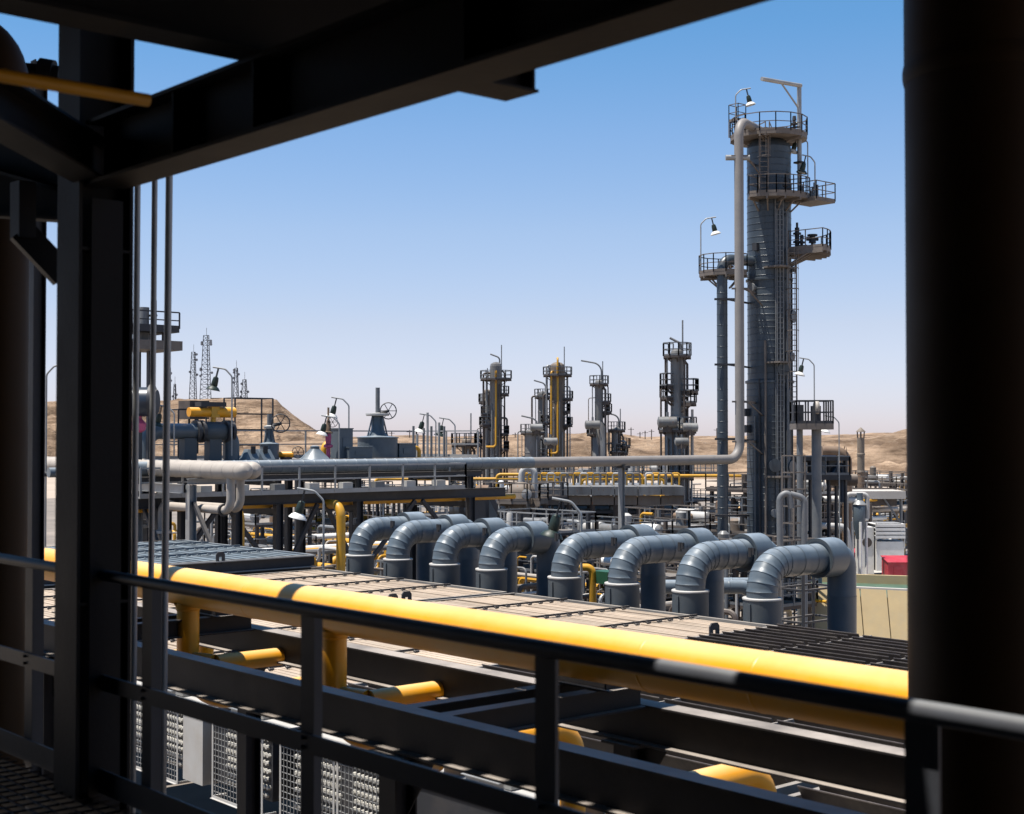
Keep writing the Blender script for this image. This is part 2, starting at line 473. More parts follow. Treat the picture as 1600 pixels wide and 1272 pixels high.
# flat-topped mesa behind the left of the plant, low bluffs across, higher slope at the right
hill('mesa_hill', -700, 545, 520, 640, 900,
     [(-700, 20), (-200, 24), (60, 27), (300, 27.5), (395, 28.0), (432, 27.2), (440, 24.8), (470, 18.5), (505, 12.5), (530, 8), (545, 3)], 420, 130, 3, flat=.2)
hill('bluff_hills', 380, 2300, 330, 440, 700,
     [(380, 8), (500, 9.7), (560, 9.6), (600, 9.5), (622, 10.6), (660, 10.2), (740, 9.8), (820, 10.4), (920, 12.4), (960, 12.2), (1010, 10.2), (1080, 9.9), (1140, 10.0), (1230, 10.3), (1320, 10.2), (1360, 10.8), (1390, 12.2), (1420, 13.6), (1500, 16), (2300, 18)], 620, 110, 9, flat=.1)
hill('far_hills', -900, 2600, 900, 1200, 2400, [(-900, 14), (560, 11.5), (640, 13), (700, 11.3), (880, 14.5), (1000, 11.5), (1250, 12.5), (1420, 15), (2600, 18)], 260, 40, 5, flat=.1)

# ================================================================== NEAR: the shaded platform one looks out from
RY, RZ = 3.0, 9.34
dk = MB()
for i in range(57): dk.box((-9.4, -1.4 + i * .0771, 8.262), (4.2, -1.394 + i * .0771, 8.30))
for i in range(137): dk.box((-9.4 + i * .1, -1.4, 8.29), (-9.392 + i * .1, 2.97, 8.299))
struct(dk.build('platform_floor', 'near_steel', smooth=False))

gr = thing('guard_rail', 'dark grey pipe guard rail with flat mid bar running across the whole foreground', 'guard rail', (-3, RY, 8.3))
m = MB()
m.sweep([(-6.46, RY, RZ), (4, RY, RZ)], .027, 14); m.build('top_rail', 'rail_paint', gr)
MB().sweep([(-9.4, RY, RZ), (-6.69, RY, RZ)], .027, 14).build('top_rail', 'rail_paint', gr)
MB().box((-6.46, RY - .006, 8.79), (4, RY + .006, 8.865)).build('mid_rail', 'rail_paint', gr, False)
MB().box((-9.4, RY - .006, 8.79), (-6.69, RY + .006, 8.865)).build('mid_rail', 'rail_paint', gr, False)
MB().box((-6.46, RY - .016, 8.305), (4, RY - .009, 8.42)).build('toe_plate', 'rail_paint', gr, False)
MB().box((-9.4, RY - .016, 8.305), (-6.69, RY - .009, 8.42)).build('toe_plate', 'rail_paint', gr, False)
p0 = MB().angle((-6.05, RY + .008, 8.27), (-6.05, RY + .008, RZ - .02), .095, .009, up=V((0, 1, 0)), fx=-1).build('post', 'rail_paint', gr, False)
for x in (-8.75, -7.4, -4.71, -3.35, -2.0, -.65, .7): inst(p0, gr, (x + 6.05, 0, 0))
for x in (-8.75, -7.4, -6.05, -4.71, -3.35, -2.0, -.65):
    for dz in (-.018, .018): MB().cyl((x + .04, RY - .004, 8.83 + dz), (x + .04, RY - .02, 8.83 + dz), .008, n=6).build('bolt', 'rail_paint', gr, False)

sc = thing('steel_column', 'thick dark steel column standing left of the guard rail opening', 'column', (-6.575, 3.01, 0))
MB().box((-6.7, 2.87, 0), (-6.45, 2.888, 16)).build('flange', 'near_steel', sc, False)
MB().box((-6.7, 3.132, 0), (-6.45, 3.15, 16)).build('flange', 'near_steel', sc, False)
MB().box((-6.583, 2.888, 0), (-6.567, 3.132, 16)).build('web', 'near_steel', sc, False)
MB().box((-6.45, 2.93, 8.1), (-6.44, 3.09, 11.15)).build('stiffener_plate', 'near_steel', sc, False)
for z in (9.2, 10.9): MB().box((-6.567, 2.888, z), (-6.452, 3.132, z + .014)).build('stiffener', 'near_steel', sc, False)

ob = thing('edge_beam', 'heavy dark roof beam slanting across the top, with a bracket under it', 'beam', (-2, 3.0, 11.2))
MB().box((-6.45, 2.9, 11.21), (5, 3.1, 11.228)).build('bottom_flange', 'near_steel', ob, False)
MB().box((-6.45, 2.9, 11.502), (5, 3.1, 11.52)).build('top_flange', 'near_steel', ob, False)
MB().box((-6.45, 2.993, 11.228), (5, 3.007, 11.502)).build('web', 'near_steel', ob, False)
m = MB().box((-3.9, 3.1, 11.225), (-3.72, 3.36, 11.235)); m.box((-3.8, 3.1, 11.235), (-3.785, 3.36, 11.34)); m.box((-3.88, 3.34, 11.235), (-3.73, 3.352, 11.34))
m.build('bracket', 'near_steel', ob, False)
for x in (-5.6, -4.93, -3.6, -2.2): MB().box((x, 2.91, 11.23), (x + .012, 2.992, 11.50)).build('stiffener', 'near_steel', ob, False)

cb = thing('cross_beam', 'dark roof cross beam resting on the slanting edge beam beside the steel column', 'beam', (-4.95, -1, 11.52))
MB().box((-5.03, -5.9, 11.524), (-4.83, 3.7, 11.542)).build('bottom_flange', 'near_steel', cb, False)
MB().box((-4.94, -5.9, 11.542), (-4.926, 3.7, 11.88)).build('web', 'near_steel', cb, False)
MB().box((-5.03, -5.9, 11.88), (-4.83, 3.7, 11.898)).build('top_flange', 'near_steel', cb, False)

dk = MB()
dk.box((-5.02, -5.9, 11.9), (5.2, 2.15, 11.98)); dk.box((-5.02, 2.5, 11.9), (-2.5, 4.7, 11.98)); dk.box((-2.5, 2.5, 11.9), (5.2, 4.15, 11.98))
for xa, xb in ((-5.02, -3.14), (-2.84, -2.3), (-1.45, 5.2)): dk.box((xa, 2.15, 11.9), (xb, 2.5, 11.98))  # gaps left where sun must pass to light the guard rail
struct(dk.build('ceiling_plate', 'near_steel', smooth=False))
dk = MB()
U = 15.0
UE = 5.75
dk.box((-19, -5.9, U), (-3.6, 4.23, U + .1)); dk.box((-1.9, -5.9, U), (5.2, 4.23, U + .1)); dk.box((-3.6, -5.9, U), (-1.9, 1.3, U + .1)); dk.box((-3.6, 1.8, U), (-1.9, 4.23, U + .1))
dk.box((-19, 4.31, U), (5.2, UE, U + .1))
for x in (-15.55, -13.05): dk.box((x, UE, U), (x + .27, UE + .5, U + .1))     # unseen stubs added to cast two shadow bands on the yellow header
# short slots left in this unseen deck to throw light patches on the near beam
for i in range(60):
    x = -19 + i * .404
    if -5.2 < x < -2.4: dk.box((x, 4.23, U + .002), (x + .41, 4.31, U + .09))
    elif not (-2.5 < x < 1.5): dk.box((x, 4.23, U + .002), (x + (.2 if i % 4 else .33), 4.31, U + .09))
struct(dk.build('upper_floor', 'near_steel', smooth=False))  # unseen deck added overhead to shade the near steel and risers
wl = MB(); wl.box((-19, -6.1, 0), (5.4, -5.9, U + .1))
struct(wl.build('back_light_blocker', 'near_steel', smooth=False))  # unseen wall added behind the camera to block sky light
wl = MB(); wl.box((5.2, -5.9, 0), (5.4, 4.3, U + .1))
struct(wl.build('side_light_blocker', 'near_steel', smooth=False))  # unseen end wall added to keep sky light off the near steel

# brace and small pipes above the column
m = MB().ibeam(P(158, 262, 6.95), P(-130, 90, 5.2), .20, .18, .01, .014)
tag(m.build('knee_brace', 'near_steel', None, False), 'dark sloping brace joining the steel column under the orange tube', 'brace')
m = MB().sweep([(-4.72, -1.5, 11.22), (-4.72, 2.36, 11.22)], .024, 12)
for y in (-.6, .9): m.cyl((-4.85, y, 11.55), (-4.74, y, 11.24), .008, n=6)
tag(m.build('orange_tube', 'yellow_old', None), 'thin orange tube crossing in front of the steel column', 'pipe')

# conduits hanging left, with the horizontal pipe that carries them
def conduit(px, lab, y=5.5, r=.027, lean=0):
    x, D = ONY(px, y)
    m = MB().sweep([(x, y, 12.75), (x - lean * .5, y, 9), (x - lean, y, 4.2)], r, 12)
    tag(m.build('conduit_pipe', 'galv', None), lab, 'pipe')
conduit(213, 'thin vertical pipe hugging the right side of the steel column', r=.026, lean=.04)
conduit(240, 'thin dark vertical pipe midway between the two other hanging pipes', r=.024, lean=.06)
conduit(263, 'pale grey vertical pipe standing farthest from the steel column', r=.029, lean=.09)
x0, _ = ONY(-120, 5.5); x1, _ = ONY(266, 5.5)
m = MB().sweep([(x0, 5.5, 12.75), (x1, 5.5, 12.75)], .04, 12); m.sweep([(x1 - .06, 5.5, 12.75), (x1 + .03, 5.5, 12.75)], .055, 12)
tag(m.build('header_pipe', 'rail_paint', None), 'horizontal grey pipe end showing in the triangular gap of sky', 'pipe')

# left: yellow riser with bend on top, grey post, crooked hanger
x, y = G(-2, 9.6)
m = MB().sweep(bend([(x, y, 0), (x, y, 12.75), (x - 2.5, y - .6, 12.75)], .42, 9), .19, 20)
tag(m.build('riser_pipe', 'yellow_shaded', None), 'dark yellow vertical pipe bending over at its top, left of the steel column', 'pipe')
x, y = G(57, 12.0)
pg = thing('channel_post', 'slim grey steel post between the yellow riser and the steel column', 'post', (x, y, 0))
MB().ibeam((x, y, 0), (x, y, 13.2), .11, .10, .008, .01, up=V((0, 1, 0))).build('post_shaft', 'rail_paint', pg, False)
MB().box((x - .15, y - .15, 0), (x + .15, y + .15, .02)).build('base_plate', 'rail_paint', pg, False)
m = MB().beam(P(36, 285, 7.4), P(36, 372, 7.4), .09, .12).beam(P(32, 360, 7.4), P(100, 432, 7.5), .09, .13)
tag(m.build('crooked_hanger', 'near_steel', None, False), 'crooked black steel hanger beside the steel column', 'bracket')
m = MB().ibeam(P(-60, 300, 8.2), P(150, 312, 7.6), .26, .2)
tag(m.build('tie_beam', 'near_steel', None, False), 'dark horizontal beam meeting the steel column above the crooked hanger', 'beam')
m = MB().ibeam(P(-40, 200, 8.0), P(150, 250, 7.3), .4, .2)
tag(m.build('deep_beam', 'near_steel', None, False), 'deep dark beam behind the sloping brace left of the column', 'beam')
m = MB().cyl(P(-40, 105, 10.5), P(95, 118, 10.5), .07, n=12).cyl(P(62, 108, 10.5), P(84, 112, 10.5), .085, n=12)
tag(m.build('flanged_pipe', 'near_steel', None), 'dark flanged pipe beside the bend of the yellow riser', 'pipe')

# right: the big riser behind the rail
x, y = G(1549, 6.2)
rp = thing('large_riser', 'very thick dark yellow vertical pipe filling the right edge', 'pipe', (x, y, 0))
MB().sweep([(x, y, 0), (x, y, 11.62)], .358, 40).build('shaft', 'yellow_shaded', rp)
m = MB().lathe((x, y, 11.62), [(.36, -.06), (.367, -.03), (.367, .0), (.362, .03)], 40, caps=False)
m.build('weld_seam', 'yellow_shaded', rp)
MB().sweep(bend([(x, y, 11.6), (x, y, 12.6), (x + 3, y - .3, 12.6)], .7, 10), .36, 40).build('elbow', 'yellow_shaded', rp)

# ------------------------------------------------------------------ yellow header and its frame
YH, ZH = 7.7, 8.33
yp = thing('header_pipe', 'long bright yellow pipe running across behind the guard rail', 'pipe', (-8, YH, 7))
m = MB().lathe((-18.3, YH, ZH), [(.0, -.16), (.08, -.15), (.15, -.11), (.195, -.05), (.21, 0), (.21, .1)], 32, axis=V((1, 0, 0)), caps=False)
m.build('end_cap', 'yellow', yp)
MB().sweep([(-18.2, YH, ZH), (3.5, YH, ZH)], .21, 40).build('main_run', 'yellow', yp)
for x in (-12.9, -7.25, -6.2, -3.4): MB().lathe((x, YH, ZH), [(.209, -.02), (.2135, -.006), (.2135, .006), (.209, .02)], 40, axis=V((1, 0, 0)), caps=False).build('weld_seam', 'yellow', yp)
for i, x in enumerate((-17.3, -14.37, -11.47)):
    MB().sweep(bend([(x, YH, ZH - .1), (x, YH, 7.05), (x, YH + 1.5, 7.05)], .55, 8), .125, 20).build('branch_leg', 'yellow', yp)
    MB().sweep(bend([(x + .45, YH + .1, 7.52), (x + .45, YH + 1.6, 7.52), (x + .45, YH + 1.6, 7.05), (x, YH + 1.5, 7.05)], .2, 8), .10, 18).build('branch_run', 'yellow', yp)
    MB().sweep([(x + .42, YH + .1, 7.52), (x, YH, 7.52)], .10, 16).build('branch_tee', 'yellow', yp)
    MB().lathe((x, YH, ZH - .24), [(.124, -.02), (.14, 0), (.14, .03), (.16, .06)], 20, caps=False).build('reinforcing_collar', 'yellow', yp)

for x, lab in ((-10.3, 'yellow branch pipe turning down behind the brown beam, the shorter looking one'), (-7.9, 'sunlit yellow branch pipe turning down behind the brown beam near the thick riser')):
    t = thing('branch_pipe', lab, 'pipe', (x, 8, 5))
    MB().sweep(bend([(x, 8.0, 7.12), (x, 9.75, 7.12), (x, 9.75, 4.6)], .3, 8), .13, 20).build('run', 'yellow', t)
    MB().lathe((x, 8.0, 7.12), [(.13, -.03), (.17, -.03), (.17, .03), (.13, .03)], 20, axis=V((0, 1, 0))).build('flange', 'yellow', t)
def ib(name, lab, p0, p1, h, b, mat='frame_steel', group=None):
    p0, p1 = V(p0), V(p1)
    t = thing(name, lab, 'beam', ((p0 + p1) / 2 - V((0, 0, h / 2))), group)
    d = (p1 - p0).normalized(); s = d.cross(V((0, 0, 1))).normalized(); tf = .016
    for sg in (-1, 1):
        c = V((0, 0, sg * (h / 2 - tf / 2)))
        MB().beam(p0 + c, p1 + c, b, tf).build('flange', mat, t, False)
    MB().beam(p0, p1, .012, h - 2 * tf - .0005).build('web', mat, t, False)
    return t
ib('support_beam', 'dark steel beam just below the yellow pipe on the near side', (-20, 6.2, 7.88), (3.5, 6.2, 7.88), .32, .16)
ib('support_beam', 'brown steel beam with sunlit lower flange behind the yellow pipe', (-20, 8.62, 7.63), (3.5, 8.62, 7.63), .34, .20)
for k, x in enumerate((-14.6, -8.4, -2.0)):
    nm = ['the one farthest along the yellow pipe', 'the one above the slotted white trays', 'the one near the thick yellow riser'][k]
    ib('tie_beam', 'short beam bridging the two long beams, ' + nm, (x - .2, 6.29, 7.88), (x - .2, 8.51, 7.88), .20, .14)
    ib('tie_beam', 'short twin beam bridging the two long beams, ' + nm, (x + .22, 6.29, 7.88), (x + .22, 8.51, 7.88), .20, .14)
    t = thing('pipe_shoe', 'dark block carrying the yellow pipe, ' + nm, 'support', (x, 8.3, 7.8))
    MB().box((x - .42, 7.95, 7.99), (x + .42, 8.68, 8.0)).build('plate', 'frame_steel', t, False)
    MB().box((x - .36, 7.98, 8.0), (x - .34, 8.62, 8.24)).build('side_plate', 'frame_steel', t, False)
    MB().box((x + .34, 7.98, 8.0), (x + .36, 8.62, 8.24)).build('side_plate', 'frame_steel', t, False)
    MB().box((x - .34, 8.0, 8.0), (x + .34, 8.012, 8.24)).build('face_plate', 'frame_steel', t, False)
    for yy, w_ in ((6.2, 'near'), (8.62, 'far')):
        t = thing('support_post', 'dark post under the %s long beam, ' % w_ + nm, 'post', (x, yy, 0))
        top = 7.71 if yy < 7 else 7.45
        MB().ibeam((x, yy, .02), (x, yy, top - .02), .2, .2, .012, .016, up=V((0, 1, 0))).build('shaft', 'frame_steel', t, False)
        MB().box((x - .2, yy - .15, top - .02), (x + .2, yy + .15, top - .001)).build('cap_plate', 'frame_steel', t, False)
        MB().add([(x + .11, yy - .006, top - .02), (x + .42, yy - .006, top - .02), (x + .11, yy - .006, top - .45), (x + .11, yy + .006, top - .02), (x + .42, yy + .006, top - .02), (x + .11, yy + .006, top - .45)],
                 [(0, 1, 2), (3, 5, 4), (0, 3, 4, 1), (1, 4, 5, 2), (2, 5, 3, 0)]).build('gusset', 'frame_steel', t, False)

# ================================================================== AIR COOLER BAYS
CZ = 5.85
def cooler(x0, x1, z, kind, lab, npan=4, header=True, y0=13.0, y1=25.0, gx=(), ebox=None):
    t = thing('air_cooler', lab, 'air cooler', ((x0 + x1) / 2, (y0 + y1) / 2, 0))
    fm = {'tan': 'dusty_steel', 'open': 'dusty_steel', 'blue': 'clad_blue'}[kind]
    pl = MB().box((x0 + .1, y0 + .1, z - 1.5), (x1 - .1, y1 - .1, z - .32)); pl.build('plenum', 'rack_dark', t, False)
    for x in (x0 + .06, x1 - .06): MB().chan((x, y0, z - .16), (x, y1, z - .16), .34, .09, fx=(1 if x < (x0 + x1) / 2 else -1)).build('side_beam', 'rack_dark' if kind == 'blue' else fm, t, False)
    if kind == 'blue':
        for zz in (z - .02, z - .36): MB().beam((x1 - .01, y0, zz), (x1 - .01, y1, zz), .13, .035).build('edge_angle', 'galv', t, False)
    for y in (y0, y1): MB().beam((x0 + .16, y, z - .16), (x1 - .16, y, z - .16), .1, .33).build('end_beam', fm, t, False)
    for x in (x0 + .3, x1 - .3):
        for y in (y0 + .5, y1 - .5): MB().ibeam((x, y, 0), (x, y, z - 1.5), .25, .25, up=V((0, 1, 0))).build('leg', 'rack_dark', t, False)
    pw = (x1 - x0 - .24) / npan
    q = None
    mat = {'tan': 'tan_slat', 'open': 'dark_slat', 'blue': 'blue_grate'}[kind]
    pitch = .36
    n = int((y1 - y0 - .3) / pitch)
    if kind == 'open':
        tilt = -RD(58)
        base = MB().cbox((0, 0, 0), (pw - .10, .34, .012), Quaternion((1, 0, 0), tilt)); base.cbox((0, -.095, .148), (pw - .10, .022, .014))
    elif kind == 'tan':
        base = MB().cbox((0, 0, 0), (pw - .07, .353, .016), Quaternion((1, 0, 0), RD(-1.2))); base.cbox((0, -.165, .013), (pw - .07, .014, .014)); base.cbox((0, .02, .011), (pw - .07, .012, .010))
    else:
        base = MB()
        for k in range(3): base.cbox((0, -.12 + .12 * k, 0), (pw - .08, .07, .012), Quaternion((1, 0, 0), RD(14)))
        base.cbox((0, .175, .012), (pw - .08, .012, .05))
    for p in range(npan):
        xc = x0 + .12 + pw * (p + .5)
        for k in range(n):
            y = y0 + .22 + pitch * (k + .5)
            if q is None:
                base.v = [v + V((xc, y, z - .02)) for v in base.v]
                q = base.build('slat', mat, t, False); qx, qy = xc, y
            else:
                s_ = inst(q, t, (xc - qx, y - qy, random.uniform(-.012, .012)))
                if kind != 'blue':
                    pass
        if p:
            xs = x0 + .12 + pw * p
            r = MB().beam((xs, y0 + .1, z + .05), (xs, y1 - .15, z + .05), .03, .045 if kind == 'tan' else .06).build('linkage_bar', 'rack_dark' if kind == 'tan' else fm, t, False)
            h = MB()
            for k in range(n):
                y = y0 + .22 + pitch * (k + .5)
                h.beam((xs + .02, y, z + .03), (xs + .13, y - .03, z + .022), .025, .03)
                h.beam((xs + .125, y - .03, z + .03), (xs + .125, y + .05, z + .03), .025, .035)
            h.build('hook_row', 'rack_dark' if kind == 'tan' else fm, t, False, kind='stuff')
            MB().beam((xs, y0 + .1, z - .07), (xs, y1 - .1, z - .07), .07, .1).build('rib', fm, t, False)
    if kind == 'open':
        for yy in (y0 + 4, y0 + 8): MB().beam((x0 + .12, yy, z - .0), (x1 - .12, yy, z - .0), .09, .05).build('stay_bar', 'light_steel', t, False)
    # lifting lugs
    for x, y in (((x1 - .03, y1 - 3.4), (x1 - .03, y0 + 2)) if kind != 'tan' or x0 < -30 else ((x1 - .03, y1 - 2.2), (x0 + .05, y1 - 4.0))):
        l = MB().prof((x, y, z), (x + .035, y, z), [(-.15, -.1), (-.05, -.1), (-.05, .12), (.05, .12), (.05, -.1), (.15, -.1), (.15, .2), (.09, .27), (-.09, .27), (-.15, .2)])
        l.build('lifting_lug', 'rack_dark', t, False)
    if kind == 'tan':
        for dx in (1.2, 5.6):
            for e in (0, .42):
                x = x0 + dx + e; y = y1 - 4.4
                MB().box((x, y - .12, z), (x + .22, y - .09, z + .17)).box((x + .04, y - .09, z), (x + .18, y - .02, z + .14)).build('actuator_box', 'black', t, False)
    if header:
        zt = z - .62
        MB().box((x0 + .3, y0 - .72, zt - 1.15), (x1 - .3, y0 - .16, zt)).build('header_box', 'rack_dark', t, False)
        MB().box((x0 + .2, y0 - .78, zt + .001), (x1 - .2, y0 - .1, zt + .03)).build('header_cover', 'light_steel', t, False)
        pg = MB()
        for ga, gb in gx:
          for r_ in range(8):
            for c in range(int((gb - ga - .2) / .105)):
                x = ga + .1 + c * .105 + (.05 if r_ % 2 else 0); zz = zt - 1.06 + r_ * .13
                pg.cyl((x, y0 - .715, zz), (x, y0 - .77, zz), .043, .034, n=6)
        if gx: pg.build('plug_rows', 'plug_metal', t, False, kind='stuff')
        if ebox: MB().box((ebox[0], y0 - .95, zt - 1.2), (ebox[1], y0 - .17, zt - .05)).build('end_box', 'light_steel', t, False)
        # wire guards in frames
        for a, b in gx:
            yy = y0 - .98
            f = MB()
            for zz in (zt - 1.32, zt + .02): f.angle((a, yy, zz), (b, yy, zz), .05, .008)
            for xx in (a, b): f.box((xx - .025, yy - .005, zt - 1.32), (xx + .025, yy + .005, zt + .02))
            for xx in (a, b): f.beam((xx, yy, zt - 1.3), (xx, y0 - .72, zt - 1.3), .04, .04)
            fo = f.build('guard_frame', 'light_steel', t, False)
            g = MB()
            k = int((b - a) / .1)
            for c in range(1, k): g.beam((a + (b - a) * c / k, yy, zt - 1.3), (a + (b - a) * c / k, yy, zt), .010, .010)
            for c in range(1, 13): g.beam((a, yy + .008, zt - 1.3 + c * .1), (b, yy + .008, zt - 1.3 + c * .1), .010, .010)
            g.build('wire_mesh', 'galv', fo, False, kind='stuff')
        # nozzles and trays on the header
        for dx in (1.6, 3.9, 6.7):
            MB().lathe((x0 + dx, y0 - .45, zt + .03), [(.16, 0), (.13, .04), (.13, .16), (.22, .16), (.22, .24), (.0, .245)], 20).build('nozzle', 'rust_clad', t)
            MB().chan((x0 + dx + .5, y0 - .62, zt + .11), (x0 + dx + 1.3, y0 - .62, zt + .11), .14, .1).build('cable_tray', 'galv', t, False)
            MB().box((x0 + dx + .55, y0 - .45, zt + .04), (x0 + dx + 1.25, y0 - .27, zt + .2)).build('junction_box', 'galv', t, False)
    return t
cooler(-37.9, -28.9, CZ, 'tan', 'tan slatted air cooler between the dark blue cooler and the gap in the duct row')
cooler(-28.75, -19.75, CZ, 'tan', 'tan slatted air cooler next to the black open louvres', gx=((-25.3, -22.8), (-21.55, -19.95)), ebox=(-22.65, -21.95))
cooler(-19.6, -10.6, CZ, 'open', 'air cooler with black open louvres next to the tan slats', gx=((-19.4, -17.9), (-17.8, -16.2)))
cooler(-10.45, -1.5, CZ, 'open', 'air cooler with black open louvres below the thick yellow riser')
cooler(-47.2, -38.3, CZ + .42, 'blue', 'raised dark blue grated air cooler left of the tan slats', npan=4, header=False)

# ================================================================== ARCHED DUCTS
ORD = ['first', 'second', 'third', 'fourth', 'fifth', 'sixth', 'seventh', 'eighth']
DY = 25.5
proto = None
dx = [ONY(px, DY)[0] for px in (563, 622, 695, 768, 882, 972, 1078, 1190)]
def duct(x, y_h, seed):
    random.seed(seed)
    t = thing('arched_duct', '', 'duct', (x, DY, 0), 'arched ducts behind the coolers')
    z0 = CZ - .05; r = .355
    MB().lathe((x, DY, z0), [(.435, -.9), (.435, .56)], 36, caps=True).build('collar', 'duct_collar', t)
    MB().lathe((x, DY, z0 + .56), [(.45, -.03), (.452, 0), (.44, .014), (.34, .018)], 36, caps=False).build('collar_lip', 'light_steel', t)
    MB().box((x - .03, DY - .47, z0 + .05), (x + .03, DY - .43, z0 + .45)).build('latch', 'duct_collar', t, False)
    zb = z0 + .56
    zc = 7.14; R_ = .66
    def seg(p, rr, q=None):
        o = MB().sweep(p, rr, 36, caps=False).build('cladding_ring', 'duct', t); return o
    def ringed(pa, pb, ta, tb):     # one cladding ring, mitred at both ends, with its lapped bead
        m = MB(); n_ = 36; X = V((1, 0, 0)); vs = []
        for f, rr in ((0, r + .009), (.05, r + .010), (.10, r + .002), (.5, r), (1.03, r)):
            t_ = (ta * (1 - f) + tb * f).normalized(); p = pa + (pb - pa) * f
            if (tb - ta).length > .01: p = p + (ta - tb).normalized() * 0
            Y = t_.cross(X).normalized()
            vs += [p + (X * math.cos(2 * math.pi * j / n_) + Y * math.sin(2 * math.pi * j / n_)) * rr for j in range(n_)]
        m.add(vs, [(i * n_ + j, i * n_ + (j + 1) % n_, (i + 1) * n_ + (j + 1) % n_, (i + 1) * n_ + j) for i in range(4) for j in range(n_)])
        m.build('cladding_ring', 'duct', t)
    cut = [V((x, DY, zb)), V((x, DY, zb + .14))]
    zs = zc - R_
    cen = V((x, DY + R_, zs))
    for k in range(0, 7):
        a = math.pi / 2 * k / 6
        cut.append(cen + V((0, -R_ * math.cos(a), R_ * math.sin(a))))
    n = max(2, round((y_h - DY - R_) / random.choice((.38, .44, .5))))
    for k in range(1, n + 1): cut.append(V((x, DY + R_ + (y_h - DY - R_) * k / n, zc)))
    cut = [c for i, c in enumerate(cut) if i == 0 or (c - cut[i - 1]).length > .02]
    def tang(p):
        if p.z < zs + .001: return V((0, 0, 1))
        if p.y > DY + R_ - .001: return V((0, 1, 0))
        a = math.atan2(p.z - zs, cen.y - p.y); return V((0, math.sin(a), math.cos(a)))
    for a, b in zip(cut, cut[1:]): ringed(a, b, tang(a), tang(b))
    # hood
    zh = zc + .01
    m = MB().lathe((x, y_h - .1, zh), [(r - .01, 0), (.465, 0), (.472, .02), (.468, .05), (.468, .62), (.46, .66), (.36, .70)], 40, axis=V((0, 1, 0)), caps=False)
    m.build('hood', 'duct', t)
    MB().lathe((x, y_h - .12, zh), [(.40, 0), (.47, -.005), (.47, .02)], 40, axis=V((0, 1, 0)), caps=False).build('hood_face', 'duct_collar', t)
    MB().sweep(bend([(x, y_h + .35, zc), (x, y_h + .86, zc), (x, y_h + .86, 6.2)], .42, 7), .345, 32, caps=False).build('rear_elbow', 'duct', t)
    for zz in (6.2, 5.1, 4.0, 2.9, 1.8, .9):
        MB().sweep([(x, y_h + .86, zz), (x, y_h + .86, zz - .02), (x, y_h + .86, max(0, zz - 1.1))], [.355, .35, .345], 32, caps=False).build('rear_leg', 'duct', t)
    m = MB().box((x - .42, DY + .02, zc + .12), (x - .34, DY + .08, zc + .34)).box((x - .3, DY + .0, zc + .18), (x - .24, DY + .06, zc + .34)).box((x - .42, DY + .03, zc + .26), (x - .24, DY + .06, zc + .31))
    m.build('hinge_bracket', 'black', t, False)
    return t
for i, (x, hp) in enumerate(zip(dx, (634, 699, 756, 822, 986, 1076, 1164, 1280))):
    t = duct(x, ONX(hp, x)[0], 40 + i)
    t['label'] = '%s grey arched duct counted along the row from the dark blue cooler' % ORD[i]

# ================================================================== helpers for plant items
def ring_rail(m, pts, h=1.05, r=.024, step=1.3, mid=True):
    """posts, top rail and mid rail along a floor outline"""
    for a, b in zip(pts, pts[1:]):
        a, b = V(a), V(b); L_ = (b - a).length
        k = max(1, round(L_ / step))
        for i in range(k + 1):
            p = a + (b - a) * i / k
            m.beam(p, p + V((0, 0, h)), r * 2, r * 2)
        m.beam(a + V((0, 0, h)), b + V((0, 0, h)), r * 2, r * 2)
        if mid: m.beam(a + V((0, 0, h * .5)), b + V((0, 0, h * .5)), r * 1.7, r * 1.7)
        m.beam(a + V((0, 0, .07)), b + V((0, 0, .07)), .012, .14)
    return m

def sector_platform(t, c, z, r0, r1, a0, a1, matf='plat_steel', matr='plat_steel', n=8, brk=True, rr=.024, h=1.05):
    """curved platform round a vessel; angles in degrees, 0 = +x, 90 = +y"""
    c = V((c[0], c[1], z))
    A = [RD(a0 + (a1 - a0) * i / n) for i in range(n + 1)]
    inn = [c + V((math.cos(a) * r0, math.sin(a) * r0, 0)) for a in A]
    outp = [c + V((math.cos(a) * r1, math.sin(a) * r1, 0)) for a in A]
    m = MB()
    N = n + 1
    dz = V((0, 0, -.2))
    m.add(inn + outp + [p + dz for p in inn] + [p + dz for p in outp],
          [(i, N + i, N + i + 1, i + 1) for i in range(n)] + [(2 * N + i, 2 * N + i + 1, 3 * N + i + 1, 3 * N + i) for i in range(n)] +
          [(N + i, 3 * N + i, 3 * N + i + 1, N + i + 1) for i in range(n)] + [(i, i + 1, 2 * N + i + 1, 2 * N + i) for i in range(n)] +
          [(0, 2 * N, 3 * N, N), (n, N + n, 3 * N + n, 2 * N + n)])
    fl = m.build('platform_deck', matf, t, False)
    if brk:
        b = MB()
        for i in range(0, N, max(1, n // 4)):
            b.beam(inn[i] + V((0, 0, -.27)), outp[i] + V((0, 0, -.27)), .1, .14)
            b.beam(inn[i] + V((0, 0, -min(.9, .75 * (r1 - r0)))), inn[i] + (outp[i] - inn[i]) * .6 + V((0, 0, -.25)), .08, .08)
        b.build('bracket_set', matf, fl, False)
    r = MB()
    full = abs(a1 - a0) >= 359
    op = [inn[0]] + outp + [inn[-1]] if not full else outp
    ring_rail(r, op, h, rr, 1.2)
    r.build('railing', matr, t, False)
    return fl

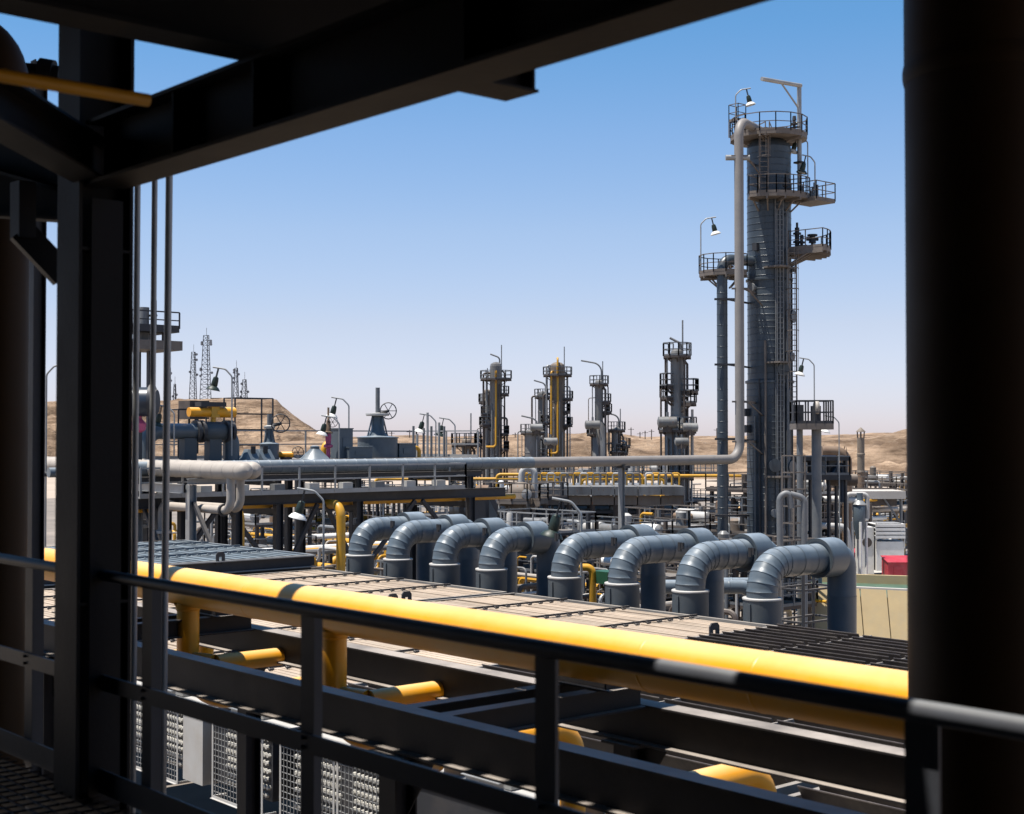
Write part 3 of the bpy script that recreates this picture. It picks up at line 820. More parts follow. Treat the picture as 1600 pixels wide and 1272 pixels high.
def ladder(t, x, y, z0, z1, ang, mat='galv', w_=.45, r=.018, cage=True):
    m = MB(); s = V((-math.sin(ang), math.cos(ang), 0)); o = V((math.cos(ang), math.sin(ang), 0)); p = V((x, y, 0))
    for e in (-1, 1): m.beam(p + s * e * w_ / 2 + V((0, 0, z0)), p + s * e * w_ / 2 + V((0, 0, z1)), r * 2.4, r * 2.4)
    k = int((z1 - z0) / .3)
    for i in range(k): m.beam(p - s * w_ / 2 + V((0, 0, z0 + .15 + i * .3)), p + s * w_ / 2 + V((0, 0, z0 + .15 + i * .3)), r * 1.6, r * 1.6)
    lo = m.build('ladder', mat, t, False)
    if cage:
        g = MB()
        zz = z0 + 2.2
        while zz < z1:
            pts = [p + s * w_ * .75 * math.cos(a) + o * (.7 * math.sin(a)) + V((0, 0, zz)) for a in [math.pi * i / 6 for i in range(7)]]
            for a, b in zip(pts, pts[1:]): g.beam(a, b, .012, .05)
            zz += 1.2
        for a in [math.pi * i / 4 for i in range(1, 4)]:
            q = p + s * w_ * .75 * math.cos(a) + o * (.7 * math.sin(a))
            g.beam(q + V((0, 0, min(z0 + 2.2, z1 - .1))), q + V((0, 0, z1)), .03, .012)
        g.build('ladder_cage', mat, lo, False)

LAMPN = 0
def lamp(base, h, ang, label, arm=.75, sc=1.0, white=True):
    """gooseneck flood lamp: pole, curved arm, stirrup, body, bell reflector, glass"""
    b = V(base); t = thing('gooseneck_lamp', label, 'lamp', b, 'gooseneck lamps about the plant')
    d = V((math.cos(ang), math.sin(ang), 0))
    top = b + V((0, 0, h))
    MB().sweep(bend([b, top, top + d * arm * .35 + V((0, 0, .28 * sc)), top + d * arm + V((0, 0, .36 * sc))], .22 * sc, 5), .032 * sc, 10).build('pole', 'galv', t)
    e = top + d * arm * .72 + V((0, 0, .28 * sc))
    tl = (V((0, 0, -1)) + d * .25).normalized()
    s = V((0, 0, 1)).cross(d).normalized()
    m = MB()
    for q in (-1, 1): m.beam(e + s * q * .09 * sc, e + s * q * .09 * sc + tl * .42 * sc, .03 * sc, .03 * sc)
    m.beam(e - s * .1 * sc, e + s * .1 * sc, .03 * sc, .03 * sc)
    m.build('stirrup', 'black', t, False)
    MB().lathe(e + tl * .30 * sc, [(.05 * sc, 0), (.10 * sc, .04 * sc), (.12 * sc, .16 * sc), (.13 * sc, .34 * sc), (.10 * sc, .40 * sc)], 14, axis=tl).build('lamp_body', 'green', t)
    MB().lathe(e + tl * .66 * sc, [(.10 * sc, 0), (.20 * sc, .06 * sc), (.27 * sc, .15 * sc), (.275 * sc, .17 * sc), (.24 * sc, .15 * sc)], 18, axis=tl, caps=False).build('reflector', 'white' if white else 'green', t)
    MB().lathe(e + tl * .74 * sc, [(.22 * sc, 0), (.2 * sc, .06 * sc), (.1 * sc, .10 * sc), (.0, .11 * sc)], 14, axis=tl).build('lens', 'glass', t)
    return t
CAMR = math.atan2(CR[1][0], CR[0][0])                     # bearing that runs to the right across the view
def wheel(m, c, axis, R_):
    m.torus(c, axis, R_, R_ * .07, 20, 5)
    x, y = frame_of(V(axis))
    for k in range(3):
        a = math.pi * k / 3
        m.beam(V(c) - (x * math.cos(a) + y * math.sin(a)) * R_, V(c) + (x * math.cos(a) + y * math.sin(a)) * R_, R_ * .08, R_ * .08)
    m.cyl(V(c) - V(axis).normalized() * R_ * .2, V(c) + V(axis).normalized() * R_ * .3, R_ * .12, n=8)
    return m
def pipe(name, lab, pts, r, mat, rad=None, group=None, n=14, rings=0, flanges=(), cat='pipe'):
    """a pipe with bends; its lapped insulation rings and flanges are parts"""
    path = bend(pts, rad or r * 3, 7)
    lo = V(pts[0])
    if not rings and not flanges:
        return tag(MB().sweep(path, r, n).build(name, mat, None), lab, cat, group)
    t = thing(name, lab, cat, (lo.x, lo.y, min(V(p).z for p in pts)), group)
    MB().sweep(path, r, n).build('run', mat, t)
    if rings:
        for a, b in zip(pts, pts[1:]):
            a, b = V(a), V(b); d = (b - a); L_ = d.length; d.normalize()
            s = rings * .5
            while s < L_:
                MB().lathe(a + d * s, [(r, -.03), (r + .008, -.018), (r + .008, .018), (r, .03)], n, axis=d, caps=False).build('band', mat, t)
                s += rings
    for f in flanges:
        p, d = V(f[0]), V(f[1]).normalized()
        MB().lathe(p, [(r, -.06), (r * 1.55, -.06), (r * 1.55, -.005), (r * 1.5, 0), (r * 1.55, .005), (r * 1.55, .06), (r, .06)], 18, axis=d, caps=False).build('flange', mat, t)
    return t

# ================================================================== TALL COLUMN
cx, cy = G(1203, 83.5)
tc = thing('distillation_column', 'tall dark blue clad column with platforms, the tallest one in the plant', 'column', (cx, cy, 0))
zt = HZ(236, 83.5)
r_up, r_lo = 1.285, 1.345
zs = HZ(598, 83.5)
course = None
def course_mesh(r, h, name='cladding_course', mat='clad_dark', z=0):
    return MB().lathe((cx, cy, z), [(r + .004, 0), (r + .016, .012), (r + .016, .03), (r, .045), (r, h)], 40, caps=False).build(name, mat, tc)
ch = .38
c1 = course_mesh(r_lo, ch, z=1.4); z = 1.4
while z + 2 * ch < zs:
    z += ch; inst(c1, tc, (0, 0, z - 1.4))
z += ch
MB().lathe((cx, cy, z), [(r_lo, 0), (r_lo + .09, .02), (r_lo + .09, .16), (r_up, .2)], 40, caps=False).build('girth_ring', 'clad_dark', tc); z += .19
c2 = course_mesh(r_up, ch, z=z); zb = z
while z + ch < zt - .1:
    z += ch; inst(c2, tc, (0, 0, z - zb))
z += ch
MB().lathe((cx, cy, z), [(r_up, 0), (r_up * .97, .2), (r_up * .8, .46), (r_up * .5, .64), (.26, .72), (.26, .95)], 36).build('dome', 'clad_dark', tc)
zg = HZ(440, 83.5)
MB().lathe((cx, cy, zg), [(r_up, 0), (r_up + .1, .02), (r_up + .1, .13), (r_up, .16)], 40, caps=False).build('girth_ring', 'clad_dark', tc)
MB().lathe((cx, cy, 0), [(r_lo + .02, 0), (r_lo + .02, 1.42)], 40).build('skirt', 'clad_dark', tc)
# bearing of view, from the column: R = to the right across the view, T = towards the eye
Rv = V((math.cos(CAMR), math.sin(CAMR), 0)); Tv = V((0, 0, 1)).cross(Rv) * -1
if (Tv.dot(EYE - V((cx, cy, 10)))) < 0: Tv = -Tv
ra = math.degrees(CAMR); ta = math.degrees(math.atan2(Tv.y, Tv.x))
CC = V((cx, cy, 0))
# top platform
ztp = HZ(213, 83.5)
sector_platform(tc, (cx, cy), ztp, .45, 2.25, ta - 165, ta + 165, n=14)
# second platform: front and right
zp2 = HZ(303, 82)
sector_platform(tc, (cx, cy), zp2, 1.3, 2.45, ta - 38, ta + 62, n=8)
p = CC + Rv * 2.5 + Tv * .5
fl = MB().box(p + V((-.9, -.9, zp2 - .34)), p + V((.9, .9, zp2 - .24))).build('lower_landing', 'plat_steel', tc, False)
q = [p + V((-.9, -.9, zp2 - .24)), p + V((.9, -.9, zp2 - .24)), p + V((.9, .9, zp2 - .24)), p + V((-.9, .9, zp2 - .24))]
ring_rail(MB(), q, 1.05, .024, 1.0).build('railing', 'plat_steel', tc, False)
m = MB()
for k in range(5): m.cyl(p + V((-.4 + .2 * k, .3 - .1 * k, zp2 - .24)), p + V((-.4 + .2 * k, .3 - .1 * k, zp2 + .5 + .2 * (k % 3))), .05, n=8)
m.build('instrument_cluster', 'grey_pipe', tc)
# third platform: right
zp3 = HZ(392, 83.5)
sector_platform(tc, (cx, cy), zp3, 1.3, 3.55, ra - 42, ra + 30, n=7)
m = MB(); e = CC + Rv * 2.55 + V((0, 0, zp3))
m.cyl(e, e + V((0, 0, .5)), .09, n=8); m.cyl(e + V((0, 0, .5)), e + V((0, 0, .9)), .22, .16, n=12); m.cyl(e + V((0, 0, .9)), e + V((0, 0, 1.0)), .3, n=12)
m.cyl(e + Rv * .35 + V((0, 0, .72)), e - Rv * .35 + V((0, 0, .72)), .1, n=8)
m.build('relief_valve', 'rack_dark', tc)
m = MB(); e = CC + Rv * 1.65 + V((0, 0, zp3))
m.cyl(e, e + V((0, 0, 1.4)), .14, n=10); m.cyl(e + V((0, 0, 1.4)), e + V((0, 0, 1.7)), .07, n=8); m.cyl(e + V((0, 0, .5)), e + V((0, 0, .6)), .24, n=12); m.cyl(e + V((0, 0, 1.0)), e + V((0, 0, 1.1)), .24, n=12)
m.build('relief_pipe', 'rack_dark', tc)
# left platform round the second riser
zp4 = HZ(424, 82)
pl = CC - Rv * 2.7 + Tv * .5
sector_platform(tc, (pl.x, pl.y), zp4, .4, 1.5, ra + 40, ra + 320, n=10)
# ladders and thin lines down the front
for off, z0, z1, r in ((.18, HZ(790, 82), HZ(322, 82), .035), (.36, HZ(780, 82), HZ(320, 82), .045), (.58, HZ(770, 82), HZ(330, 82), .03), (.8, HZ(782, 82), HZ(330, 82), .055), (.87, 1.0, HZ(604, 82), .07)):
    dep = math.sqrt(max(0, 1.38 ** 2 - off ** 2)) + .12
    p = CC + Rv * off + Tv * dep
    pts = [p + V((0, 0, z0)), p + V((0, 0, z1 - .2)), p + V((0, 0, z1)) - Tv * .2]
    MB().sweep(bend(pts, .15), r, 8).build('tracer_line', 'grey_pipe', tc)
pp = CC + Rv * .02 + Tv * 1.48
ladder(tc, pp.x + Rv.x * .3, pp.y + Rv.y * .3, 4.5, zp2 - .2, math.atan2(Tv.y, Tv.x), 'grey_pipe', cage=False)
for py in (416, 566, 745):
    zz = HZ(py, 82)
    MB().box(CC + Rv * .0 + Tv * 1.3 + V((-.4, -.4, zz - .05)), CC + Rv * .5 + Tv * 1.45 + V((.35, .35, zz + .05))).build('standoff', 'plat_steel', tc, False)
random.seed(21)
for k in range(14):                                       # nozzles, manways and junction boxes up the shell
    an = RD(ta) + random.uniform(-1.35, 1.35); zz = random.uniform(3, zt - 1); rr_ = (r_lo if zz < zs else r_up)
    o_ = V((math.cos(an), math.sin(an), 0)); q = CC + o_ * rr_ + V((0, 0, zz))
    if k % 3 == 0: MB().lathe(q, [(.16, -.05), (.16, .2), (.25, .2), (.25, .3), (.0, .31)], 14, axis=o_).build('nozzle', 'grey_pipe', tc)
    elif k % 3 == 1: MB().lathe(q, [(.3, -.05), (.3, .15), (.38, .15), (.38, .24), (.0, .25)], 18, axis=o_).build('manway', 'clad_dark', tc)
    else: MB().cbox(q + o_ * .1, (.3, .3, .45), Quaternion((0, 0, 1), an)).build('junction_box', 'rack_dark', tc, False)
for k, off in enumerate((-1.05, -.82, -.5, 1.0, 1.15)):
    dep = math.sqrt(max(0, 1.38 ** 2 - off ** 2)) + .08; q = CC + Rv * off + Tv * dep
    MB().sweep([q + V((0, 0, 2 + k)), q + V((0, 0, zs + 2.2 * k - 2))], .04 + .015 * (k % 3), 8).build('conduit', ('grey_pipe', 'rack_dark', 'plat_steel')[k % 3], tc)
for zz, a_ in ((zp2, 20), (zp2 - .24, 75), (ztp, -60), (ztp, 40), (zp3, 85), (zp4, 150)):
    base_ = CC if zz != zp4 else pl
    q = base_ + V((math.cos(RD(ta + a_)), math.sin(RD(ta + a_)), 0)) * (1.9 if zz != zp4 else .9) + V((0, 0, zz))
    m = MB().cyl(q, q + V((0, 0, .7)), .08, n=8); m.cyl(q + V((0, 0, .45)), q + V((0, 0, .55)), .2, n=10); m.cyl(q + V((0, 0, .7)), q + V((0, 0, .95)), .13, .1, n=10); m.cyl(q + V((-.3, 0, .3)), q + V((.3, .1, .3)), .06, n=8)
    m.build('valve_set', random.choice(('rack_dark', 'rust_clad', 'grey_pipe')), tc)
ladder(tc, (CC - Rv * .55 + Tv * 1.45).x, (CC - Rv * .55 + Tv * 1.45).y, zp2 + .0, ztp, math.atan2(Tv.y, Tv.x), 'plat_steel', .5, .028)
lq = CC + Rv * 1.1 + Tv * 1.2
ladder(tc, lq.x, lq.y, zp4 - 8, zp3, math.atan2(Tv.y, Tv.x), 'plat_steel', .5, .028)
# davit
dv = CC + Rv * 1.75 + Tv * .3
m = MB().sweep([dv + V((0, 0, zp2 - .2)), dv + V((0, 0, HZ(131, 83.5)))], .135, 12); m.build('davit_post', 'galv', tc)
e = dv + V((0, 0, HZ(133, 83.5))); a_end = e - Rv * 2.55 + Tv * 2.0 + V((0, 0, -.1))
MB().sweep([e + Rv * .1, a_end], .125, 12).build('davit_arm', 'galv', tc)
MB().sweep([dv + V((0, 0, HZ(170, 83.5))), e + (a_end - e) * .5], .05, 8).build('davit_strut', 'galv', tc)
MB().box(dv + V((-.25, -.25, HZ(254, 83.5) - .05)), dv + V((.25, .25, HZ(254, 83.5) + .05))).build('davit_clamp', 'rack_dark', tc, False)
# top fittings
for k, (o, h, r) in enumerate(((-.2, .9, .09), (.12, .5, .2), (.5, .4, .12))):
    b = CC + Rv * o + V((0, 0, zt + .5)); MB().lathe(b, [(r, 0), (r, h), (r * 1.5, h), (r * 1.5, h + .08)], 12).build('top_nozzle', 'grey_pipe', tc)
b = CC - Rv * 1.85
m = MB(); q = [b + V((-.35, -.35, zt + 1.8)), b + V((.35, -.35, zt + 1.8)), b + V((.35, .35, zt + 1.8)), b + V((-.35, .35, zt + 1.8)), b + V((-.35, -.35, zt + 1.8))]
ring_rail(m, q, 1.0, .02, 1)
for c_ in q[:4]: m.beam(c_, V((c_.x, c_.y, ztp)), .05, .05)
m.build('lookout_cage', 'plat_steel', tc, False)

# main overhead riser: from the rack, up the column, over the top
XR = -52.0
yr, Dr = ONX(1156, XR)
zr = 8.78
ztop = HZ(188, 80.5)
pt = CC + V((0, 0, zt + .9)) - Rv * .25
pr = thing('vapour_pipe', 'long tan pipe running level to the tall column then rising up its left side', 'pipe', (XR, yr, 0))
yj, _ = ONX(828, XR)
MB().sweep(bend([(XR, yj, zr), (XR, yr, zr), (XR, yr, ztop), pt + V((0, 0, ztop - pt.z)), pt - V((0, 0, .2))], .95, 9), .265, 24).build('tan_run', 'pipe_tan', pr)
ya, _ = ONX(150, XR)
MB().sweep([(XR, ya, zr), (XR, yj + .1, zr)], .275, 24).build('clad_run', 'clad_blue', pr)
y = ya
bandp = None
while y < yj:
    if bandp is None:
        bandp = MB().lathe((XR, y, zr), [(.275, -.035), (.287, -.018), (.287, .018), (.275, .035)], 24, axis=V((0, 1, 0)), caps=False).build('band', 'clad_blue', pr); yb0 = y
    else: inst(bandp, pr, (0, y - yb0, 0))
    y += .55
for py in (245, 452, 628, 690):      # guides holding the riser to the column
    zz = HZ(py, 80.5)
    a = V((XR, yr, zz)); b = CC + V((0, 0, zz))
    m = MB().beam(a - Rv * .45 + Tv * .1, a + Rv * .5 + Tv * .1, .1, .1); m.beam(a + Rv * .3, b - Rv * .9 + Tv * .6, .09, .12)
    m.beam(a + Rv * .45, b + Tv * 1.1 - Rv * .6 + V((0, 0, -.75)), .06, .06)
    m.build('guide_bracket', 'plat_steel', pr, False)
MB().sweep([V((XR, yr, HZ(247, 80.5))) - Rv * .75, V((XR, yr, HZ(247, 80.5))) + Rv * .6], .16, 12).build('trunnion', 'galv', pr)
# second riser
sx, sy = G(1129, 82)
p2 = thing('return_riser', 'dark grey vertical pipe just left of the tall column, with its own round platform', 'pipe', (sx, sy, 0))
z2 = HZ(404, 82)
MB().sweep(bend([(sx, sy, .0), (sx, sy, z2), CC + V((0, 0, z2))], .65, 8), .31, 24).build('run', 'clad_dark', p2)
for k, py in enumerate((468, 570, 686, 805)):
    zz = HZ(py, 82); a = V((sx, sy, zz))
    m = MB().beam(a - Rv * .5 + Tv * .36, a + Rv * .7 + Tv * .36, .1, .12); m.beam(a + Rv * .3 + Tv * .2, CC + V((0, 0, zz - .1)) - Rv * 1.0, .1, .1)
    m.build('guide_bracket', 'rack_dark', p2, False)
z = 1.0; bp = None
while z < z2 - .6:
    if bp is None: bp = MB().lathe((sx, sy, z), [(.31, -.02), (.32, -.01), (.32, .01), (.31, .02)], 20, caps=False).build('band', 'clad_dark', p2)
    else: inst(bp, p2, (0, 0, z - 1.0))
    z += .62

# pipe support post under the tan run
yp_, _ = ONX(971, XR)
ps = thing('support_post', 'single tall steel post holding up the tan pipe before the tall column', 'post', (XR, yp_, 0))
MB().ibeam((XR, yp_, 0), (XR, yp_, zr - .36), .26, .24, .012, .016, up=V((0, 1, 0))).build('shaft', 'galv', ps, False)
MB().beam((XR - .5, yp_, zr - .29), (XR + .5, yp_, zr - .29), .3, .14).build('cross_arm', 'rack_dark', ps, False)

# lamps on the column
lamp(CC - Rv * 1.95 + V((0, 0, ztp)), HZ(136, 82) - ztp, CAMR, 'gooseneck lamp on the very top of the tall column', sc=1.15, arm=.9)
lamp(CC + Rv * 2.3 + V((0, 0, zp2)), HZ(212, 82) - zp2, CAMR + math.pi, 'gooseneck lamp right of the lifting arm on the tall column', sc=1.15, arm=.9)
lamp(CC + Rv * 2.55 + Tv * .8 + V((0, 0, zp2)), HZ(240, 80.5) - zp2, CAMR + math.pi, 'lower dark gooseneck lamp right of the lifting arm', white=False, sc=1.2)
lamp(pl - Rv * 1.4 + V((0, 0, zp4)), HZ(345, 82) - zp4, CAMR, 'gooseneck lamp on the round platform left of the tall column', sc=1.15, arm=.9)

# ================================================================== PIPE RACK WITH WALKWAY BEHIND THE DUCTS (runs along y)
def ybeam(t, name, x, y0, y1, z, h, b, mat='rack_dark'):
    MB().ibeam((x, y0, z), (x, y1, z), h, b).build(name, mat, t, False)
y0, _ = ONX(180, -52.8); y1, _ = ONX(758, -52.8)
rk = thing('pipe_rack', 'dark steel pipe rack with walkway behind the first arched ducts', 'pipe rack', (-53.5, (y0 + y1) / 2, 0))
zw = 7.78
for x in (-51.3, -55.9):
    ybeam(rk, 'long_beam', x, y0, y1, zw - .35, .42, .22)
    ybeam(rk, 'upper_beam', x, y0, y1 - 1.5, zw + .55, .26, .18)
ys = [ONX(p, -51.3)[0] for p in (250, 435, 560, 735)]
for i, y in enumerate(ys):
    for x in (-51.3, -55.9):
        MB().ibeam((x, y, 0), (x, y, zw - .56), .34, .30, .014, .02, up=V((0, 1, 0))).build('post', 'rack_dark', rk, False)
        MB().ibeam((x, y, zw - .13), (x, y, zw + .42), .2, .2, up=V((0, 1, 0))).build('stub_post', 'rack_dark', rk, False)
    MB().ibeam((-55.8, y, zw - .9), (-51.4, y, zw - .9), .3, .2).build('cross_beam', 'rack_dark', rk, False)
    MB().ibeam((-55.7, y, zw + .30), (-51.5, y, zw + .30), .2, .16).build('cross_beam', 'rack_dark', rk, False)
for a, b in zip(ys, ys[1:]):
    mid = (a + b) / 2
    for s in (-1, 1):
        MB().beam((-51.12, mid + s * .2, zw - .6), (-51.12, (a if s < 0 else b) - s * .2, 4.3), .16, .16).build('brace', 'rack_dark', rk, False)
MB().box((-52.2, y0, zw - .13), (-50.6, y1 - 3, zw - .08)).build('walkway', 'galv', rk, False)
ring_rail(MB(), [(-50.6, y0, zw - .08), (-50.6, y1 - 3, zw - .08), (-51.8, y1 - 3, zw - .08)], 1.12, .034, 1.8).build('railing', 'galv', rk, False)
for k in range(9):
    yy = y0 + 1 + k * 1.7
    MB().box((-51.2, yy, zw + .02), (-50.8, yy + .5, zw + .3)).build('junction_box', 'light_steel' if k % 3 else 'grey_pipe', rk, False)
RK = 'pipes lying along the dark rack'
for k, (x, z, r, mat, lab) in enumerate((( -52.9, zw + .78, .17, 'navy', 'dark navy pipe lying along the rack under the pale ringed pipe'),
        (-53.7, zw + .80, .12, 'grey_pipe', 'slim grey pipe lying along the rack behind the navy pipe'),
        (-54.5, zw + .84, .2, 'clad_blue', 'pale blue pipe lying along the rack, third behind the walkway'),
        (-55.2, zw + .75, .09, 'rack_dark', 'thin dark pipe lying along the rear edge of the rack'),
        (-51.9, zw - .62, .12, 'yellow_old', 'yellow pipe slung under the walkway of the rack'),
        (-53.3, zw - .64, .1, 'rack_brown', 'brown pipe slung under the rack behind the yellow one'))):
    pipe('rack_pipe', lab, [(x, y0 - 2, z), (x, y1 + (k % 3) * 1.1, z)], r, mat, group=RK)
for k, px in enumerate((375, 533)):
    yy, _ = ONX(px, -50.2)
    pipe('yellow_downpipe', ['yellow pipe dropping beside the post under the two tan pipes', 'yellow pipe bending down just left of the first arched duct'][k],
         [(-51.9, yy, zw - .62), (-50.2, yy, zw - .62), (-50.2, yy, 0)], .2, 'yellow_old', .5)

# big tan pipes, left: along x, just behind the raised dark blue cooler
yt = 26.2
for k, (y, pxe, lab) in enumerate(((yt, 388, 'thick tan ringed pipe ending in a rounded cap, in front'), (yt + .95, 402, 'thick tan ringed pipe ending in a rounded cap, behind its twin'))):
    xe, D = ONY(pxe, y); xs_, _ = ONY(20, y)
    z = 8.80
    t = thing('tan_pipe', lab, 'pipe', (xe, y, 0), 'thick tan capped pipes')
    MB().sweep([(xs_, y, z), (xe - .33, y, z)], .315, 28).build('run', 'clad_tan', t)
    MB().lathe((xe - .35, y, z), [(.318, 0), (.31, .1), (.27, .22), (.17, .31), (.0, .35)], 28, axis=V((1, 0, 0))).build('end_cap', 'clad_tan', t)
    x = xs_ + .2; bq = None
    while x < xe - .3:
        if bq is None: bq = MB().lathe((x, y, z), [(.315, -.035), (.327, -.02), (.327, .02), (.315, .035)], 24, axis=V((1, 0, 0)), caps=False).build('band', 'clad_tan', t); xb = x
        else: inst(bq, t, (x - xb, 0, 0))
        x += .8
    xd_, _ = ONY(361 if k == 0 else 376, y); xe2, _ = ONY(256 if k == 0 else 222, y)
    MB().sweep(bend([(xd_, y, z - .1), (xd_, y, z - 1.45), (xe2, y, z - 1.45)], .42, 8), .16, 18).build('drop_leg', 'clad_tan', t)
    MB().sweep(bend([(xe2 + .6, y, z - 1.45), (xe2, y, z - 1.45), (xe2, y, 3)], .5, 8), .22, 18).build('down_elbow', 'grey_pipe', t)
    MB().lathe((xe2, y, 6.25), [(.22, 0), (.34, .02), (.34, .12), (.22, .16)], 18, caps=False).build('boot', 'galv', t)
    MB().lathe((xd_ - .5, y, z - 1.45), [(.16, -.05), (.24, -.05), (.24, .05), (.16, .05)], 16, axis=V((1, 0, 0)), caps=False).build('flange', 'rack_dark', t)
for k, px in enumerate((232, 316)):
    xx, _ = ONY(px, yt)
    t = thing('goalpost_frame', ['grey steel frame under the far reach of the tan pipes', 'grey steel frame under the capped ends of the tan pipes'][k], 'frame', (xx, yt, 0))
    for y in (yt - .45, yt + 1.5):
        MB().ibeam((xx, y, 0), (xx, y, 8.24), .3, .3, up=V((0, 1, 0))).build('post', 'galv' if y < yt else 'rack_dark', t, False)
    MB().ibeam((xx, yt - .6, 8.36), (xx, yt + 1.7, 8.36), .22, .2).build('cross_beam', 'galv', t, False)
    MB().beam((xx + .1, yt - .4, 7.6), (xx + 1.9, yt - .4, 5.6), .13, .13).build('brace', 'rack_dark', t, False)
xx0, _ = ONY(120, yt); xx1, _ = ONY(314, yt)
ib('tie_beam', 'grey tie beam linking the frames under the tan pipes', (xx0, yt - .75, 8.1), (xx1, yt - .75, 8.1), .34, .2, 'galv')
# grey valve loop with yellow actuator, left
xv = -56.3
ya, _ = ONX(228, xv); yb, _ = ONX(362, xv)
zv = HZ(674, 62)
t = thing('valve_loop', 'thick grey pipe loop with yellow actuator valve above the tan pipes', 'pipe', (xv, (ya + yb) / 2, 0))
MB().sweep(bend([(xv, ya, 9.0), (xv, ya, zv), (xv, yb, zv), (xv, yb, 9.0)], .75, 9), .345, 26).build('loop_run', 'duct', t)
yc, _ = ONX(333, xv)
for d in (-.85, -.6, .6, .85):
    MB().lathe((xv, yc + d, zv), [(.3, -.07), (.5, -.07), (.5, .07), (.3, .07)], 24, axis=V((0, 1, 0)), caps=False).build('flange', 'rack_dark', t)
MB().lathe((xv, yc, zv), [(.36, -.55), (.43, -.4), (.44, 0), (.43, .4), (.36, .55)], 24, axis=V((0, 1, 0))).build('valve_body', 'duct_collar', t)
MB().cyl((xv, yc, zv + .2), (xv, yc, zv + .75), .12, n=12).build('valve_stem', 'yellow_old', t)
ac = MB().cyl((xv, yc - 1.2, zv + .85), (xv, yc - .1, zv + .85), .21, n=18); ac.build('actuator_cylinder', 'yellow', t)
MB().cyl((xv, yc + .1, zv + .85), (xv, yc + 1.05, zv + .85), .24, n=18).build('actuator_spring', 'yellow', t)
MB().box((xv - .22, yc - .2, zv + .62), (xv + .22, yc + .2, zv + 1.1)).build('actuator_gear', 'yellow_old', t, False)
MB().box((xv - .28, yc - .75, zv + 1.101), (xv + .28, yc + .5, zv + 1.3)).build('control_box', 'rack_dark', t, False)
for y in (ya + 1.7, yc - .3): MB().box((xv - .25, y, 9.0), (xv + .25, y + .6, zv - .3)).build('saddle', 'duct_collar', t, False)
lamp(P(362, 712, 63) * 1.0, HZ(588, 63) - HZ(712, 63), CAMR + math.pi, 'gooseneck lamp standing just past the yellow actuator valve', white=False, sc=1.15, arm=.85)
lamp(P(272, 712, 60) * 1.0, HZ(646, 60) - HZ(712, 60), CAMR + math.pi, 'low gooseneck lamp in front of the grey valve loop', sc=1.0, white=False)
lamp(V((*G(72, 62), 0)), HZ(585, 62), CAMR, 'gooseneck lamp between the grey post and the steel column', sc=1.3, arm=.95)

# frames, boxes and a stair tower round the valve
def cage(name, lab, p, sx_, sy_, h, mat='rack_dark', lv=2, group=None, r=.03):
    t = thing(name, lab, 'frame', p, group); x, y, z = p
    for a in (-1, 1):
        for b in (-1, 1): MB().beam((x + a * sx_, y + b * sy_, z), (x + a * sx_, y + b * sy_, z + h), r * 2, r * 2).build('upright', mat, t, False)
    for k in range(1, lv + 1):
        zz = z + h * k / lv
        for a in (-1, 1):
            MB().beam((x - sx_, y + a * sy_, zz), (x + sx_, y + a * sy_, zz), r * 1.6, r * 1.6).build('bar', mat, t, False)
            MB().beam((x + a * sx_, y - sy_, zz), (x + a * sx_, y + sy_, zz), r * 1.6, r * 1.6).build('bar', mat, t, False)
    return t
cage('handrail_frame', 'tall thin handrail frame right of the yellow actuator', P(388, 720, 66), .5, 1.0, 2.9, lv=4)
cage('handrail_frame', 'handrail frame left of the yellow actuator', P(292, 715, 65), .5, .7, 2.2, lv=3)
p = P(302, 655, 66)
t = thing('louvred_cabinet', 'dark louvred cabinet on a stand left of the yellow actuator', 'cabinet', (p.x, p.y, p.z - .6))
MB().box(p + V((-.5, -.5, 0)), p + V((.6, .5, .85))).build('case', 'rack_brown', t, False)
MB().box(p + V((.601, -.35, .1)), p + V((.62, .35, .7))).build('door', 'black', t, False)
for a in (-.4, .4): MB().box(p + V((a - .04, -.04, -1.6)), p + V((a + .04, .04, 0))).build('leg', 'rack_dark', t, False)

# valve tower behind the hanging pipes at the left
p = V((*G(224, 61), 0)); z1 = HZ(548, 61); z2_ = HZ(520, 61)
t = thing('valve_tower', 'dark valve tower with small platforms half hidden by the steel column', 'tower', p)
for k in (-1, 1): MB().ibeam((p.x + k * .55, p.y, 0), (p.x + k * .55, p.y, z1 - .02), .2, .2, up=V((0, 1, 0))).build('post', 'rack_dark', t, False)
MB().box(p + V((-1.2, -1.2, z1)), p + V((1.2, 1.2, z1 + .4))).build('lower_deck', 'plat_steel', t, False)
MB().box(p + V((-1.1, -1.1, z2_)), p + V((1.1, 1.1, z2_ + .16))).build('upper_deck', 'rack_dark', t, False)
for a, b in ((-.6, -.6), (.6, .6), (-.6, .6), (.6, -.6)): MB().box(p + V((a - .05, b - .05, z1 + .4)), p + V((a + .05, b + .05, z2_))).build('strut', 'rack_dark', t, False)
MB().cyl(p + V((0, 0, z1 + .4)), p + V((0, 0, z2_ + 1.1)), .22, n=12).build('valve_body', 'grey_pipe', t)
m = MB().cyl(p + V((.3, .3, z2_ + .1)), p + V((.3, .3, z2_ + 1.4)), .13, n=10).cyl(p + V((-.2, 0, z2_ + .75)), p + V((.4, .4, z2_ + .75)), .05, n=8)
m.build('instrument', 'rack_dark', t)
ring_rail(MB(), [p + V((-1.1, -1.1, z2_ + .16)), p + V((1.1, -1.1, z2_ + .16)), p + V((1.1, 1.1, z2_ + .16))], .7, .028, 1.1).build('railing', 'rack_dark', t, False)
p = P(216, 628, 58)
t = thing('relief_drum', 'dark drum with pink end valve behind the hanging pipes', 'drum', (p.x, p.y, p.z - .6))
MB().cyl(p - Rv * .85, p + Rv * .5, .6, n=20).build('shell', 'navy', t)
